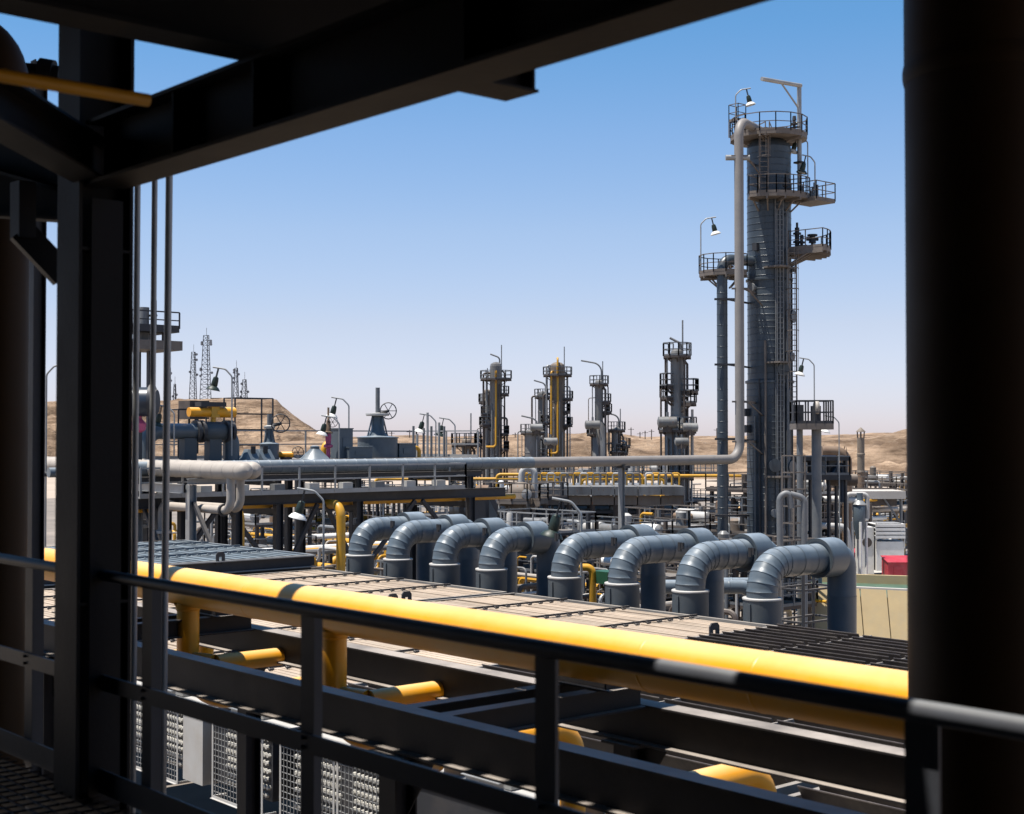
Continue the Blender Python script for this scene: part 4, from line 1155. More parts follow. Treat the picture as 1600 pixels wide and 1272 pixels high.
MB().lathe(p + Rv * .5, [(.6, 0), (.72, 0), (.72, .14), (.5, .17), (.5, .28), (.0, .3)], 20, axis=Rv).build('end_flange', 'rack_dark', t)
MB().lathe(p + V((0, 0, -1.0)), [(.1, -.3), (.3, -.15), (.33, .12), (.15, .32), (.15, .5)], 14).build('pink_valve', 'pink', t)
MB().cyl(p + V((0, 0, -p.z)), p + V((0, 0, -1.2)), .17, n=10).build('stand', 'rack_dark', t)

# ================================================================== VALVES, DRUMS AND LAMPS ON THE FAR SIDE OF THE RACK
xd = -58.0
zdk = 9.0
SD = 1.23
y0, _ = ONX(180, xd); y1, _ = ONX(705, xd)
dk_ = thing('equipment_deck', 'raised steel deck with handrail carrying drums and valves behind the rack', 'deck', (xd, (y0 + y1) / 2, 0))
MB().box((xd - 3, y0, zdk - .14), (xd + 2.2, y1, zdk)).build('floor', 'rack_dark', dk_, False)
for y in [y0 + .4 + k * (y1 - y0 - .8) / 5 for k in range(6)]:
    for x in (xd - 2.8, xd + 2.0): MB().ibeam((x, y, 0), (x, y, zdk - .14), .28, .28, up=V((0, 1, 0))).build('post', 'rack_dark', dk_, False)
ring_rail(MB(), [(xd - 3, y0, zdk), (xd - 3, y1, zdk), (xd + 2.2, y1, zdk)], 1.35, .032, 2.3).build('railing', 'galv', dk_, False)
def deck_at(px, x): return V((x, ONX(px, x)[0], zdk))

def wheel_valve(name, lab, b, hd, R_, stem, drum_r=.38, drum_h=.55, mat='duct'):
    hd, R_, stem, drum_r, drum_h = [q * SD for q in (hd, R_, stem, drum_r, drum_h)]
    t = thing(name, lab, 'valve', b)
    MB().lathe(b, [(drum_r, 0), (drum_r, drum_h), (drum_r * 1.05, drum_h), (drum_r * 1.05, drum_h + .05), (drum_r * .5, drum_h + .12)], 26).build('drum', mat, t)
    m = MB().lathe(b + V((0, 0, drum_h + .1)), [(drum_r * .5, 0), (drum_r * .32, .3), (drum_r * .3, hd)], 14); m.build('bonnet', mat, t)
    for k in range(4):
        a = math.pi * k / 2; MB().beam(b + V((math.cos(a) * drum_r * .6, math.sin(a) * drum_r * .6, drum_h + .1)), b + V((math.cos(a) * drum_r * .3, math.sin(a) * drum_r * .3, drum_h + hd)), .06, .06).build('yoke_arm', mat, t, False)
    MB().lathe(b + V((0, 0, drum_h + hd)), [(drum_r * .55, 0), (drum_r * .6, .05), (drum_r * .6, .12), (.12, .16)], 16).build('yoke_cap', 'light_steel', t)
    MB().cyl(b + V((0, 0, drum_h + hd)), b + V((0, 0, drum_h + hd + stem)), .11, n=12).build('stem_cover', 'grey_pipe', t)
    c = b + V((0, 0, drum_h + hd + .25)) + Rv * .55 + Tv * .1
    ax = (Tv + Rv * .25)
    MB().cyl(b + V((0, 0, drum_h + hd + .1)), c, .08, n=10).build('gear_arm', 'rack_dark', t)
    wheel(MB(), c + Tv * .12, ax, R_).build('handwheel', 'rack_dark', t)
    return t
wheel_valve('gate_valve', 'valve with a wide thin handwheel right of the yellow actuator', deck_at(421, xd + 1.2), .6, .34, .55, .36, .55)
wheel_valve('gate_valve', 'tall valve on a broad grey drum with a small dark handwheel', deck_at(590, xd), .9, .33, 1.15, .82, .8)
# safety valve, pinkish
b = deck_at(513, xd + 1.0)
t = thing('safety_valve', 'slender pinkish safety valve with a dark handwheel beside a lamp', 'valve', b)
MB().lathe(b, [(.10, 0), (.10, .5), (.22, .55), (.22, .65), (.12, .7), (.15, 1.0), (.13, 1.2)], 14).build('body', 'pink', t)
MB().lathe(b + V((0, 0, 1.2)), [(.2, 0), (.22, .06), (.14, .1), (.1, .6), (.06, .65), (.05, 1.25)], 12).build('bonnet', 'rust_clad', t)
wheel(MB(), b + V((0, 0, 1.75)) + Rv * .22 + Tv * .1, Tv, .24).build('handwheel', 'black', t)
# boxes, elbows, hoods
def blk(name, lab, p, s, mat, cat, lid=True):
    s = [q * SD for q in s]
    t = thing(name, lab, cat, p)
    MB().box(p + V((-s[0], -s[1], 0)), p + V((s[0], s[1], s[2]))).build('case', mat, t, False)
    if lid: MB().box(p + V((-s[0] - .03, -s[1] - .03, s[2] + .001)), p + V((s[0] + .03, s[1] + .03, s[2] + .05))).build('lid', mat, t, False)
    MB().box(p + V((s[0] + .001, -s[1] * .5, s[2] * .3)), p + V((s[0] + .03, s[1] * .5, s[2] * .7))).build('door', mat, t, False)
    return t
blk('junction_cabinet', 'upright blue grey cabinet beside the pinkish safety valve', deck_at(534, xd + .9), (.3, .32, 1.15), 'duct', 'cabinet')
blk('low_cabinet', 'low grey cabinet beside the broad drum valve', deck_at(556, xd + 1.2), (.35, .55, .42), 'duct', 'cabinet')
blk('small_cabinet', 'small grey cabinet right of the broad drum valve', deck_at(630, xd + .2), (.3, .42, .55), 'duct', 'cabinet')
for k, px in enumerate((393, 412)):
    p = deck_at(px, xd + 1.9)
    t = thing('roof_hood', ['pale sloping hood, first of a pair below the wide handwheel', 'pale sloping hood, second of a pair below the wide handwheel'][k], 'hood', p)
    MB().add([p + V((-.3, -.45, 0)), p + V((.3, -.45, 0)), p + V((.3, .45, 0)), p + V((-.3, .45, 0)), p + V((-.3, -.2, .48)), p + V((.05, -.2, .48)), p + V((.05, .3, .48)), p + V((-.3, .3, .48))],
             [(0, 3, 2, 1), (4, 5, 6, 7), (0, 1, 5, 4), (1, 2, 6, 5), (2, 3, 7, 6), (3, 0, 4, 7)]).build('shell', 'clad_blue', t, False)
    MB().box(p + V((.1, -.1, .3)), p + V((.2, .1, .62))).build('latch', 'black', t, False)
p = deck_at(492, xd + 1.9)
t = thing('cone_hood', 'pale blue cone hood just left of the pinkish safety valve', 'hood', p)
MB().lathe(p, [(.75, -.3), (.72, .0), (.2, .5), (.18, .56)], 26).build('cone', 'clad_blue', t)
MB().lathe(p + V((0, 0, .5)), [(.22, 0), (.22, .1), (.1, .14)], 16).build('cap', 'duct', t)
pipe('yellow_gooseneck', 'short yellow elbow pipe behind the cone hood', [deck_at(506, xd - .2), deck_at(506, xd - .2) + V((0, 0, .75)), deck_at(530, xd - .4) + V((0, 0, .75))], .15, 'yellow_old', .4)
pipe('yellow_gooseneck', 'small yellow hooked pipe right of the broad drum valve', [deck_at(640, xd), deck_at(640, xd) + V((0, 0, .5)), deck_at(655, xd) + V((0, 0, .5)), deck_at(655, xd) + V((0, 0, -.3))], .1, 'yellow_old', .25)
t = thing('gear_motor', 'yellow gear motor on the deck right of the wide handwheel', 'motor', deck_at(447, xd + 1.4))
p = deck_at(447, xd + 1.4) + V((0, 0, .22))
MB().cyl(p - Rv * .4, p + Rv * .35, .14, n=14).build('motor_case', 'yellow', t)
wheel(MB(), p + Rv * .55 + V((0, 0, .1)), Tv + Rv * .4, .27).build('handwheel', 'black', t)
MB().box(p + V((-.2, -.2, -.22)), p + V((.2, .2, -.12))).build('foot', 'rack_dark', t, False)
lamp(deck_at(545, xd + .6), HZ(634, 70) - zdk, CAMR + math.pi, 'gooseneck lamp above the pinkish safety valve', sc=1.1, arm=.85)
lamp(deck_at(530, xd + 1.6), HZ(662, 69) - zdk, CAMR + math.pi, 'short gooseneck lamp in front of the upright blue grey cabinet', sc=1.05, arm=.85)
lamp(deck_at(681, xd - .4), HZ(658, 73) - zdk, CAMR + math.pi, 'gooseneck lamp standing among grey posts right of the broad drum valve', sc=1.1, arm=.85)
b = deck_at(711, xd - .8)
lamp(V((b.x, b.y, 0)), HZ(664, 74), CAMR + math.pi, 'gooseneck lamp past the end of the equipment deck', white=False, sc=1.1, arm=.85)
for k, (px, h) in enumerate(((646, 1.6), (652, 1.2), (662, 1.5), (668, 2.3), (674, 1.6), (686, 1.8), (694, 1.6))):
    p = deck_at(px, xd - .3 - .2 * (k % 3))
    MBt = MB().beam(p, p + V((0, 0, h)), .09, .09); MBt.box(p + V((-.12, -.12, 0)), p + V((.12, .12, .03)))
    tag(MBt.build('deck_post', 'galv' if k % 2 else 'grey_pipe', None, False), 'bare grey post on the equipment deck near the lamps', 'post', 'bare posts on the equipment deck')
lamp(V((*G(506, 48), 0)), HZ(782, 48), CAMR + math.pi, 'gooseneck lamp with white shade below the walkway of the rack', arm=.9, sc=1.15)
lamp(V((*G(908, 39), 0)), HZ(803, 39), CAMR + math.pi, 'green gooseneck lamp standing in the gap of the duct row', arm=.8, sc=1.2, white=False)

# ================================================================== DISTANT PROCESS TOWERS
def tower(lab, px, D, w_px, top, r2=None, plats=(), mat='old_clad', yellow=(), neck=0, ladd=True, cap='dome', extra=()):
    x, y = G(px, D); r = w_px / 2 / F * D; zt_ = HZ(top, D)
    t = thing('process_tower', lab, 'tower', (x, y, 0))
    c = V((x, y, 0))
    lo = 0
    if r2:
        w2, py2 = r2; rr2 = w2 / 2 / F * D; z2 = HZ(py2, D)
        MB().lathe((x, y, 0), [(rr2, 0), (rr2, z2), (r, z2 + .8)], 26, caps=False).build('lower_shell', mat, t); lo = z2 + .7
    z = lo; k = 0
    hh = (zt_ - lo) / max(1, round((zt_ - lo) / 2.6))
    while z < zt_ - .1:
        MB().lathe((x, y, z), [(r + .03, 0), (r + .03, .12), (r, .15), (r, hh)], 24, caps=False).build('shell_course', mat, t); z += hh
    MB().lathe((x, y, zt_), [(r, 0), (r * .9, .35 * r), (r * .5, .62 * r), (.0, .7 * r)], 24).build('dome', mat, t)
    for py, rp, a0, a1 in plats:
        zz = HZ(py, D); rad = rp / F * D
        base = rr2 if (r2 and zz < z2) else r
        sector_platform(t, (x, y), zz, base * .95, rad, ta + a0, ta + a1, 'rack_brown', 'grey_pipe', n=8, rr=.045, h=1.15)
    if ladd:
        q = c - Rv * (r + .35) + Tv * .2
        ladder(t, q.x, q.y, lo, zt_ - .3, math.atan2(-Rv.y, -Rv.x), 'grey_pipe', .6, .035, cage=False)
    for off, py0, py1, rr, m_ in yellow:
        q = c + Rv * (off / F * D) + Tv * (r + .25)
        pts = [q + V((0, 0, HZ(py0, D))), q + V((0, 0, HZ(py1, D)))]
        if m_ == 'yellow_old': pts = [q + V((0, 0, HZ(py0, D))) - Rv * 1.4] + pts + [c + V((0, 0, HZ(py1, D)))]
        MB().sweep(bend(pts, .45), rr, 8).build('downcomer', m_, t)
    if neck:
        q = c + Rv * r * .6
        MB().sweep(bend([q + V((0, 0, zt_ - .5)), q + V((0, 0, zt_ + neck)), q - Rv * neck * 1.1 + V((0, 0, zt_ + neck + .5))], neck * .5), .11, 8).build('vent_arm', 'grey_pipe', t)
    m = MB()
    q = c + Rv * (r + .35); m.sweep([q + V((0, 0, lo * .4)), q + V((0, 0, zt_ - 1)), c + V((0, 0, zt_ + .2))], .12, 8)
    m.build('side_line', 'rack_brown', t)
    random.seed(int(px))
    for k in range(3 if D > 150 else 4):
        zz = random.uniform(lo + 1 if lo else zt_ * .45, zt_ - 2.2); s_ = random.choice((-1, 1)); a_ = s_ * random.uniform(70, 110)
        sector_platform(t, (x, y), zz, r * .95, r + random.uniform(.9, 1.4), ta + a_ - 35, ta + a_ + 35, 'rack_brown', 'grey_pipe', n=4, rr=.04, h=1.1)
    for k in range(4):
        s_ = -1 if k % 2 else 1; q = c + Rv * s_ * (r + .25 + .22 * k) + Tv * random.uniform(-.5, .6); z0_ = random.uniform(0, lo + 1); z1_ = random.uniform(zt_ * .6, zt_ + .4)
        MB().sweep(bend([q + V((0, 0, z0_)), q + V((0, 0, z1_)), c + V((0, 0, z1_ + .1))], .3), random.choice((.06, .09, .14)), 8).build('side_pipe', random.choice(('old_clad', 'rack_brown', 'galv', 'old_brown')), t)
    rb = rr2 if r2 else r
    for k in range(10 if D < 150 else 6):
        off = random.uniform(-1, 1) * rb; q = c + Rv * off + Tv * (math.sqrt(max(0, rb * rb - off * off)) + .18)
        z0_ = random.uniform(0, (z2 if r2 else zt_) * .5); z1_ = min((z2 if r2 else zt_) - .3, z0_ + random.uniform(3, 9))
        MB().sweep([q + V((0, 0, z0_)), q + V((0, 0, z1_)), q + V((0, 0, z1_ + .2)) - Tv * .3], random.choice((.05, .07, .1)), 7).build('tracer_line', random.choice(('grey_pipe', 'rack_brown', 'plat_steel', 'galv')), t)
    MB().beam(c + Rv * r * .9 + V((0, 0, zt_)), c + Rv * r * .9 + V((0, 0, zt_ + 3)), .1, .1).build('mast', 'grey_pipe', t, False)
    return t
tower('rusty tower with a yellow downpipe and wide top platform, nearest the equipment deck', 775, 200, 19, 572, plats=((592, 25, -150, 150), (678, 20, 40, 120), (702, 20, 40, 120)), yellow=((0, 698, 580, .14, 'yellow_old'), (6, 760, 600, .12, 'rack_brown')), neck=1.2)
tower('slim brown vessel tucked against the left of the rusty yellow piped tower', 761, 204, 11, 612, plats=((628, 13, -120, -20), (664, 12, -120, -20)), mat='old_brown', ladd=True)
tower('tall tower with two yellow pipes, paired with a squat dark vessel', 871, 205, 24, 574, plats=((586, 23, -150, 150), (643, 20, 50, 110), (664, 20, 50, 110)), yellow=((0, 708, 560, .15, 'yellow_old'), (-10, 730, 580, .13, 'yellow_old')), mat='old_brown')
tower('slim tower standing behind the tall twin yellow piped tower', 848, 214, 15, 616, plats=((620, 13, -150, 150),), neck=1.6)
tower('squat dark vessel with a crowded top at the foot of the twin yellow piped tower', 832, 196, 25, 678, plats=((676, 19, -150, 150),), neck=2.0, mat='old_clad')
tower('grey stepped tower with a wide lower body and a bent vent arm', 936, 198, 13, 598, r2=(24, 668), plats=((600, 15, -150, 150), (678, 19, -150, -30)), neck=2.6)
tower('short slender tower just right of the grey stepped tower', 963, 200, 14, 672, plats=((672, 14, -150, 150), (706, 13, -150, 150)), neck=2.0)
tower('tall grey stepped tower standing left of the tallest column', 1058, 128, 20, 552, r2=(38, 664), plats=((556, 22, -150, 150), (672, 30, -150, 150), (745, 26, -150, 150), (803, 26, -150, 150)), yellow=((10, 760, 556, .10, 'rack_brown'), (22, 740, 640, .12, 'clad_tan')), neck=.9)
tower('small brown vessel half hidden behind the end of the equipment deck', 729, 150, 15, 690, plats=((694, 24, -150, 150),), mat='old_brown', ladd=False)
for k, (px, py, D, s) in enumerate(((1040, 660, 128, 1.0), (1075, 668, 128, .8), (1062, 690, 126, .7), (925, 664, 197, 1.2), (860, 690, 196, 1.1), (838, 668, 195, 1.0))):
    p = P(px, py, D) + Tv * 1.5
    t = thing('small_drum', 'small grey drum on ' + ['the left of the tall stepped tower platform', 'the right of the tall stepped tower platform', 'the tall stepped tower, below the platform pair', 'the shoulder of the bent vent arm tower', 'the foot of the twin yellow piped tower', 'the crowded top of the squat dark vessel'][k], 'drum', p, 'small drums on tower platforms')
    MB().sweep([p - Rv * .9 * s, p - Rv * .8 * s, p + Rv * .8 * s, p + Rv * .9 * s], [.2 * s, .5 * s, .5 * s, .2 * s], 14).build('shell', 'old_clad', t)
    MB().cyl(p, p + V((0, 0, .9 * s)), .12 * s, n=8).build('nozzle', 'grey_pipe', t)
    MB().box(p + V((-.3, -.3, -.9 * s)), p + V((.3, .3, -.3 * s))).build('saddle', 'rack_brown', t, False)

# radio masts and huts on the mesa
def mast(px, top, base, D, wpx, lab, dishes=4):
    x, y = G(px, D); zb_ = HZ(base, D) - 2; zt_ = HZ(top, D); w0 = wpx / F * D
    t = thing('radio_mast', lab, 'mast', (x, y, zb_), 'lattice radio masts on the mesa')
    m = MB(); n = max(6, int((zt_ - zb_) / 2.2)); R3 = [(math.cos(a), math.sin(a)) for a in (0.3, 2.394, 4.488)]
    for k in range(3):
        a, b = R3[k]; m.beam((x + a * w0 / 2, y + b * w0 / 2, zb_), (x + a * w0 * .22, y + b * w0 * .22, zt_), .24, .24)
    m.build('mast_legs', 'rack_dark', t, False)
    m = MB()
    for i in range(n):
        f0, f1 = i / n, (i + 1) / n; s0 = w0 * (.5 - .28 * f0); s1 = w0 * (.5 - .28 * f1); z0_, z1_ = zb_ + (zt_ - zb_) * f0, zb_ + (zt_ - zb_) * f1
        for k in range(3):
            (a, b), (c, d) = R3[k], R3[(k + 1) % 3]
            m.beam((x + a * s0, y + b * s0, z0_), (x + c * s1, y + d * s1, z1_), .14, .14); m.beam((x + a * s1, y + b * s1, z1_), (x + c * s1, y + d * s1, z1_), .14, .14)
    m.build('lattice', 'rack_dark', t, False)
    random.seed(px)
    for i in range(dishes):
        f = random.uniform(.35, .98); p = V((x, y, zb_ + (zt_ - zb_) * f)) + Rv * random.choice((-1, 1)) * w0 * (.5 - .2 * f) + Tv * .3
        MB().lathe(p, [(.15, -.3), (.55, 0), (.6, .12), (.0, .13)], 12, axis=Tv + Rv * .3).build('dish', 'galv', t)
    MB().beam((x, y, zt_), (x, y, zt_ + 3.5), .12, .12).build('whip_antenna', 'rack_brown', t, False)
mast(322, 524, 632, 648, 22, 'tallest lattice radio mast on the mesa, hung with dishes', 9)
mast(302, 550, 632, 655, 15, 'second tallest lattice radio mast, left of the tallest', 4)
mast(369, 575, 628, 652, 11, 'slim radio mast right of the lamp by the yellow actuator', 5)
mast(382, 593, 630, 650, 14, 'short wide radio mast nearest the mesa edge', 4)
mast(273, 600, 630, 660, 7, 'short radio mast left of the two tall masts', 2)
mast(265, 575, 630, 650, 5, 'thin radio mast beside the pale hanging pipe', 3)
for k, (px, w_, py, h, lab) in enumerate(((344, 24, 630, 7, 'long flat roofed hut on the mesa beside the tallest mast'), (372, 12, 631, 5, 'small flat roofed hut on the mesa below the slim mast'), (285, 26, 631, 5, 'low wide hut on the mesa below the short mast'))):
    D = 640; p = V((*G(px, D), 0)); zb_ = HZ(py, D); s = w_ / 2 / F * D
    t = thing('mesa_hut', lab, 'hut', (p.x, p.y, zb_ - 2))
    MB().cbox((p.x, p.y, zb_ + h / 2 / F * D - 1.5), (s * 2, 4, h / F * D + 3), Quaternion((0, 0, 1), CAMR)).build('wall', 'old_brown', t, False)
    MB().cbox((p.x, p.y, zb_ + h / F * D + .15), (s * 2.1, 4.4, .3), Quaternion((0, 0, 1), CAMR)).build('roof', 'rack_brown', t, False)
for k, px in enumerate((986, 1000, 1008, 1018, 1120, 805, 612, 640)):
    D = 470; x, y = G(px, D)
    tag(MB().beam((x, y, 5), (x, y, HZ(668 + (k * 7) % 9, D)), .22, .22).beam(V((x, y, HZ(671 + (k * 7) % 9, D))) - Rv, V((x, y, HZ(671 + (k * 7) % 9, D))) + Rv, .15, .15).build('utility_pole', 'rack_brown', None, False),
        'thin utility pole standing on the far bluff', 'pole', 'utility poles on the far bluff')

# ================================================================== MIDDLE DISTANCE: decked cooler structure, vessels, racks
p0 = V((*G(815, 112), 0)); p1 = V((*G(1068, 112), 0))
ux = (p1 - p0).normalized(); uy = V((0, 0, 1)).cross(ux)
t = thing('decked_structure', 'long weathered open structure with a flat roof left of the tall grey stepped tower', 'structure', (p0 + p1) / 2)
Lh = (p1 - p0).length; zr_ = HZ(760, 112); zf = HZ(784, 112)
def obox(a, b, c0, c1, z0, z1):
    m = MB(); q = [p0 + ux * a + uy * c0, p0 + ux * b + uy * c0, p0 + ux * b + uy * c1, p0 + ux * a + uy * c1]
    m.add([(v.x, v.y, z0) for v in q] + [(v.x, v.y, z1) for v in q], [(0, 3, 2, 1), (4, 5, 6, 7), (0, 1, 5, 4), (1, 2, 6, 5), (2, 3, 7, 6), (3, 0, 4, 7)]); return m
nb = 7
for i in range(nb):
    a, b = Lh * i / nb, Lh * (i + 1) / nb
    obox(a + .03, b - .03, -.6, 9, zf + .55, zr_).build('roof_panel', 'old_clad', t, False)
    obox(a + .05, b - .05, -.2, .1, zf - .25, zf + .5).build('fascia_panel', 'old_brown', t, False)
    for c in (0, 4.5, 9): 
        q = p0 + ux * (a + .1) + uy * c
        MB().beam(q, q + V((0, 0, zf)), .28, .28).build('post', 'rack_brown', t, False)
for zz in (HZ(812, 112), HZ(800, 112), HZ(826, 112)): obox(0, Lh, .2, 8.8, zz - .12, zz + .08).build('floor_slab', 'rack_dark', t, False)
obox(0, Lh, 8.9, 9.0, 0, zf).build('rear_screen', 'rack_brown', t, False)
random.seed(5)
for i in range(40):
    a = random.uniform(.5, Lh - 1.5); c = random.uniform(-.1, 2.2); zz = random.choice((HZ(812, 112), HZ(826, 112))) + .35
    b = p0 + ux * a + uy * c; b.z = zz
    kk = random.random()
    m = MB()
    if kk < .5: m.cyl(b, b + ux * random.uniform(.5, 1.4), random.uniform(.12, .25), n=8)
    else: m.cyl(b, b + V((0, 0, random.uniform(.4, .7))), random.uniform(.08, .22), n=8)
    m.build('pump_piece', random.choice(('white', 'grey_pipe', 'light_steel', 'rack_brown')), t)
GY = 'yellow pipes over the weathered open structure'
for k, (py, a0, a1) in enumerate(((742, -2, 10), (749, -12, 3), (749, 5, Lh - 1), (744, Lh * .8, Lh + 6))):
    z = HZ(py, 116)
    q0 = p0 + ux * a0 + uy * 5; q1 = p0 + ux * a1 + uy * 5
    pipe('yellow_pipe', 'slim yellow pipe running level above the weathered open structure', [(q0.x, q0.y, z - 1.2), (q0.x, q0.y, z), (q1.x, q1.y, z), (q1.x, q1.y, z - 1.2)], .13, 'yellow_old', .3, GY, n=10)
for k in range(24):
    a = Lh * (k + .5) / 24
    if a > Lh * .74 and a < Lh * .8: continue
    q = p0 + ux * a + uy * 3.2; q.z = zr_
    w_ = .3
    m = MB().sweep(bend([q - ux * w_, q - ux * w_ + V((0, 0, .95)), q + ux * w_ + V((0, 0, .95)), q + ux * w_], .15, 4), .08, 7)
    tag(m.build('vent_loop', ('yellow_old', 'grey_pipe', 'old_brown', 'yellow_old', 'light_steel')[k % 5], None), 'small hoop shaped vent pipe on the flat roof of the weathered structure', 'pipe', 'hoop vents on the flat roof')

# reflux vessel with inverted U on top
x, y = G(815, 88)
t = thing('reflux_vessel', 'brownish vessel topped by an inverted U pipe, behind the fourth arched duct', 'vessel', (x, y, 0))
zz = HZ(756, 88)
MB().lathe((x, y, 0), [(.85, 0), (.85, zz - .4), (.7, zz - .1), (.3, zz + .1), (.0, zz + .15)], 26).build('shell', 'old_brown', t)
MB().sweep(bend([V((x, y, zz)), V((x, y, zz + .95)), V((x, y, zz + .95)) + Rv * .8, V((x, y, zz - 1.6)) + Rv * .8], .38, 7), .2, 14).build('swan_neck', 'light_steel', t)
sector_platform(t, (x, y), HZ(781, 88), .8, 1.7, 0, 330, 'plat_steel', 'plat_steel', n=10, rr=.03)
ladder(t, x - Rv.x * 1.5, y - Rv.y * 1.5, 0, HZ(781, 88), math.atan2(-Rv.y, -Rv.x), 'plat_steel', .5, .03, cage=False)
for k in range(6):
    q = V((x, y, 0)) + Rv * (-1.8 + .45 * k) + Tv * (1.1 + .2 * (k % 2)); h = 4 + .6 * (k % 3)
    MB().sweep([q, q + V((0, 0, h))], .05 + .02 * (k % 2), 8).build('instrument_line', ('yellow_old', 'light_steel', 'rack_brown')[k % 3], t)
MB().lathe(V((x, y, HZ(771, 88))) + Tv * .8 + Rv * .3, [(.3, 0), (.32, .3), (.0, .35)], 16, axis=Tv).build('manway', 'light_steel', t)

# big dark duct mouth behind the rack, right end
p = P(750, 796, 70)
t = thing('fan_housing', 'dark navy round fan housing at the right end of the rack', 'fan housing', (p.x, p.y, 0))
ax = (Tv + Rv * .75).normalized()
MB().lathe(p, [(.0, .4), (.8, .4), (.95, .2), (1.0, -.6), (.9, -1.4)], 30, axis=ax).build('drum', 'navy', t)
MB().add([p + ax * .41 + Rv * .2 + V((0, 0, .5)), p + ax * .41 + Rv * .62 + V((0, 0, -.3)), p + ax * .41 + Rv * .2 + V((0, 0, -.6)), p + ax * .43 + Rv * .2 + V((0, 0, .5)), p + ax * .43 + Rv * .62 + V((0, 0, -.3)), p + ax * .43 + Rv * .2 + V((0, 0, -.6))],
         [(0, 1, 2), (5, 4, 3), (0, 3, 4, 1), (1, 4, 5, 2), (2, 5, 3, 0)]).build('cover_plate', 'clad_blue', t, False)
MB().box(p + V((-.8, -.8, -p.z)), p + V((.8, .8, -.9))).build('plinth', 'rack_dark', t, False)

# ------------------------------------------------------------------ right of the tall column
p = V((*G(1268, 72), 0)); zp = HZ(662, 72)
t = thing('valve_platform', 'railed platform on two legs with hose reels, right of the tall column', 'platform', p)
qz = Quaternion((0, 0, 1), CAMR)
MB().cbox(p + V((0, 0, zp - .15)), (1.9, 1.6, .3), qz).build('deck', 'plat_steel', t, False)
q = [p + Rv * a + Tv * b + V((0, 0, zp)) for a, b in ((-.92, .78), (.92, .78), (.92, -.78), (-.92, -.78), (-.92, .78))]
ring_rail(MB(), q, 1.15, .03, .5).build('railing', 'rack_dark', t, False)
for a, r in ((-.6, .16), (.25, .25)): MB().cyl(p + Rv * a, p + Rv * a + V((0, 0, zp - .3)), r, n=16).build('leg', 'grey_pipe', t)
MB().torus(p + Rv * .25 + V((0, 0, zp + .8)), Rv, .3, .12, 18, 8).build('hose_reel', 'clad_tan', t)
MB().cyl(p + Rv * .22 + V((0, 0, zp)), p + Rv * .22 + V((0, 0, zp + .9)), .26, n=14).build('hose_drum', 'rack_dark', t)
MB().cbox(p + Rv * -.7 + V((0, 0, zp + .5)), (.5, .6, .9), qz).build('cabinet', 'rack_dark', t, False)
lamp(p + Rv * .15 + V((0, 0, zp)), HZ(570, 72) - zp, CAMR + math.pi, 'gooseneck lamp rising from the railed hose reel platform')
b = V((*G(1311, 76), 0))
lamp(b, HZ(660, 76), CAMR + math.pi, 'gooseneck lamp between the hose reel platform and the rusty chimney')
# exchanger deck and brown elbow pipe
p = V((*G(1272, 86), 0)); z1 = HZ(716, 86); z0_ = HZ(745, 86)
t = thing('exchanger_deck', 'dark railed exchanger deck at the foot of the tall column, right side', 'deck', p)
MB().cbox(p + V((0, 0, z1)), (3.6, 3, .25), qz).build('upper_floor', 'rack_dark', t, False)
MB().cbox(p + V((0, 0, z0_)), (3.8, 3, .3), qz).build('lower_floor', 'rack_dark', t, False)
for a in (-1.6, -.5, .6, 1.6):
    for c in (-1.2, 1.2): MB().beam(p + Rv * a + Tv * c, p + Rv * a + Tv * c + V((0, 0, z1)), .16, .16).build('post', 'rack_dark', t, False)
q = [p + Rv * a + Tv * b for a, b in ((-1.8, 1.5), (1.8, 1.5), (1.8, -1.5))]
ring_rail(MB(), [v + V((0, 0, z0_ + .15)) for v in q], 1.1, .035, .7).build('railing', 'grey_pipe', t, False)
MB().cyl(p - Rv * 1.5 + V((0, 0, z0_ + .8)) + Tv * .4, p + Rv * 1.2 + V((0, 0, z0_ + .8)) + Tv * .4, .5, n=20).build('exchanger_shell', 'grey_pipe', t)
MB().sweep(bend([p + Rv * .9 + V((0, 0, z0_ + .2)) + Tv * 1.0, p + Rv * 1.5 + V((0, 0, z0_ + 1.0)) + Tv * 1.0, p + Rv * 1.5 + V((0, 0, z0_ - 1.5)) + Tv * 1.0], .5), .2, 14).build('blue_elbow', 'navy', t)
for k in range(7): MB().cyl(p + Rv * (-1.5 + k * .35) + Tv * 1.2 + V((0, 0, z0_ + .15)), p + Rv * (-1.5 + k * .35) + Tv * 1.2 + V((0, 0, z0_ + .9 + .3 * (k % 2))), .07 + .04 * (k % 3), n=8).build('valve_body', random.choice(('white', 'grey_pipe', 'light_steel')), t)
q = p + Rv * .2 + Tv * -1.0
q2 = V((*G(1284, 100), 0)); q3 = V((*G(1323, 100), 0)); zz = HZ(705, 100)
pipe('brown_pipe', 'thick rusty elbow pipe turning down beside the exchanger deck', [q2 + V((0, 0, zz)), q3 + V((0, 0, zz)), q3], .36, 'rust_clad', .95, n=22, rings=1.1)
pipe('brown_pipe', 'thick dark rusty pipe lying below the rusty elbow', [q + Rv * .8 + V((0, 0, HZ(750, 87))), q + Rv * 2.6 + V((0, 0, HZ(750, 87)))], .36, 'rack_brown', n=18, rings=.9)
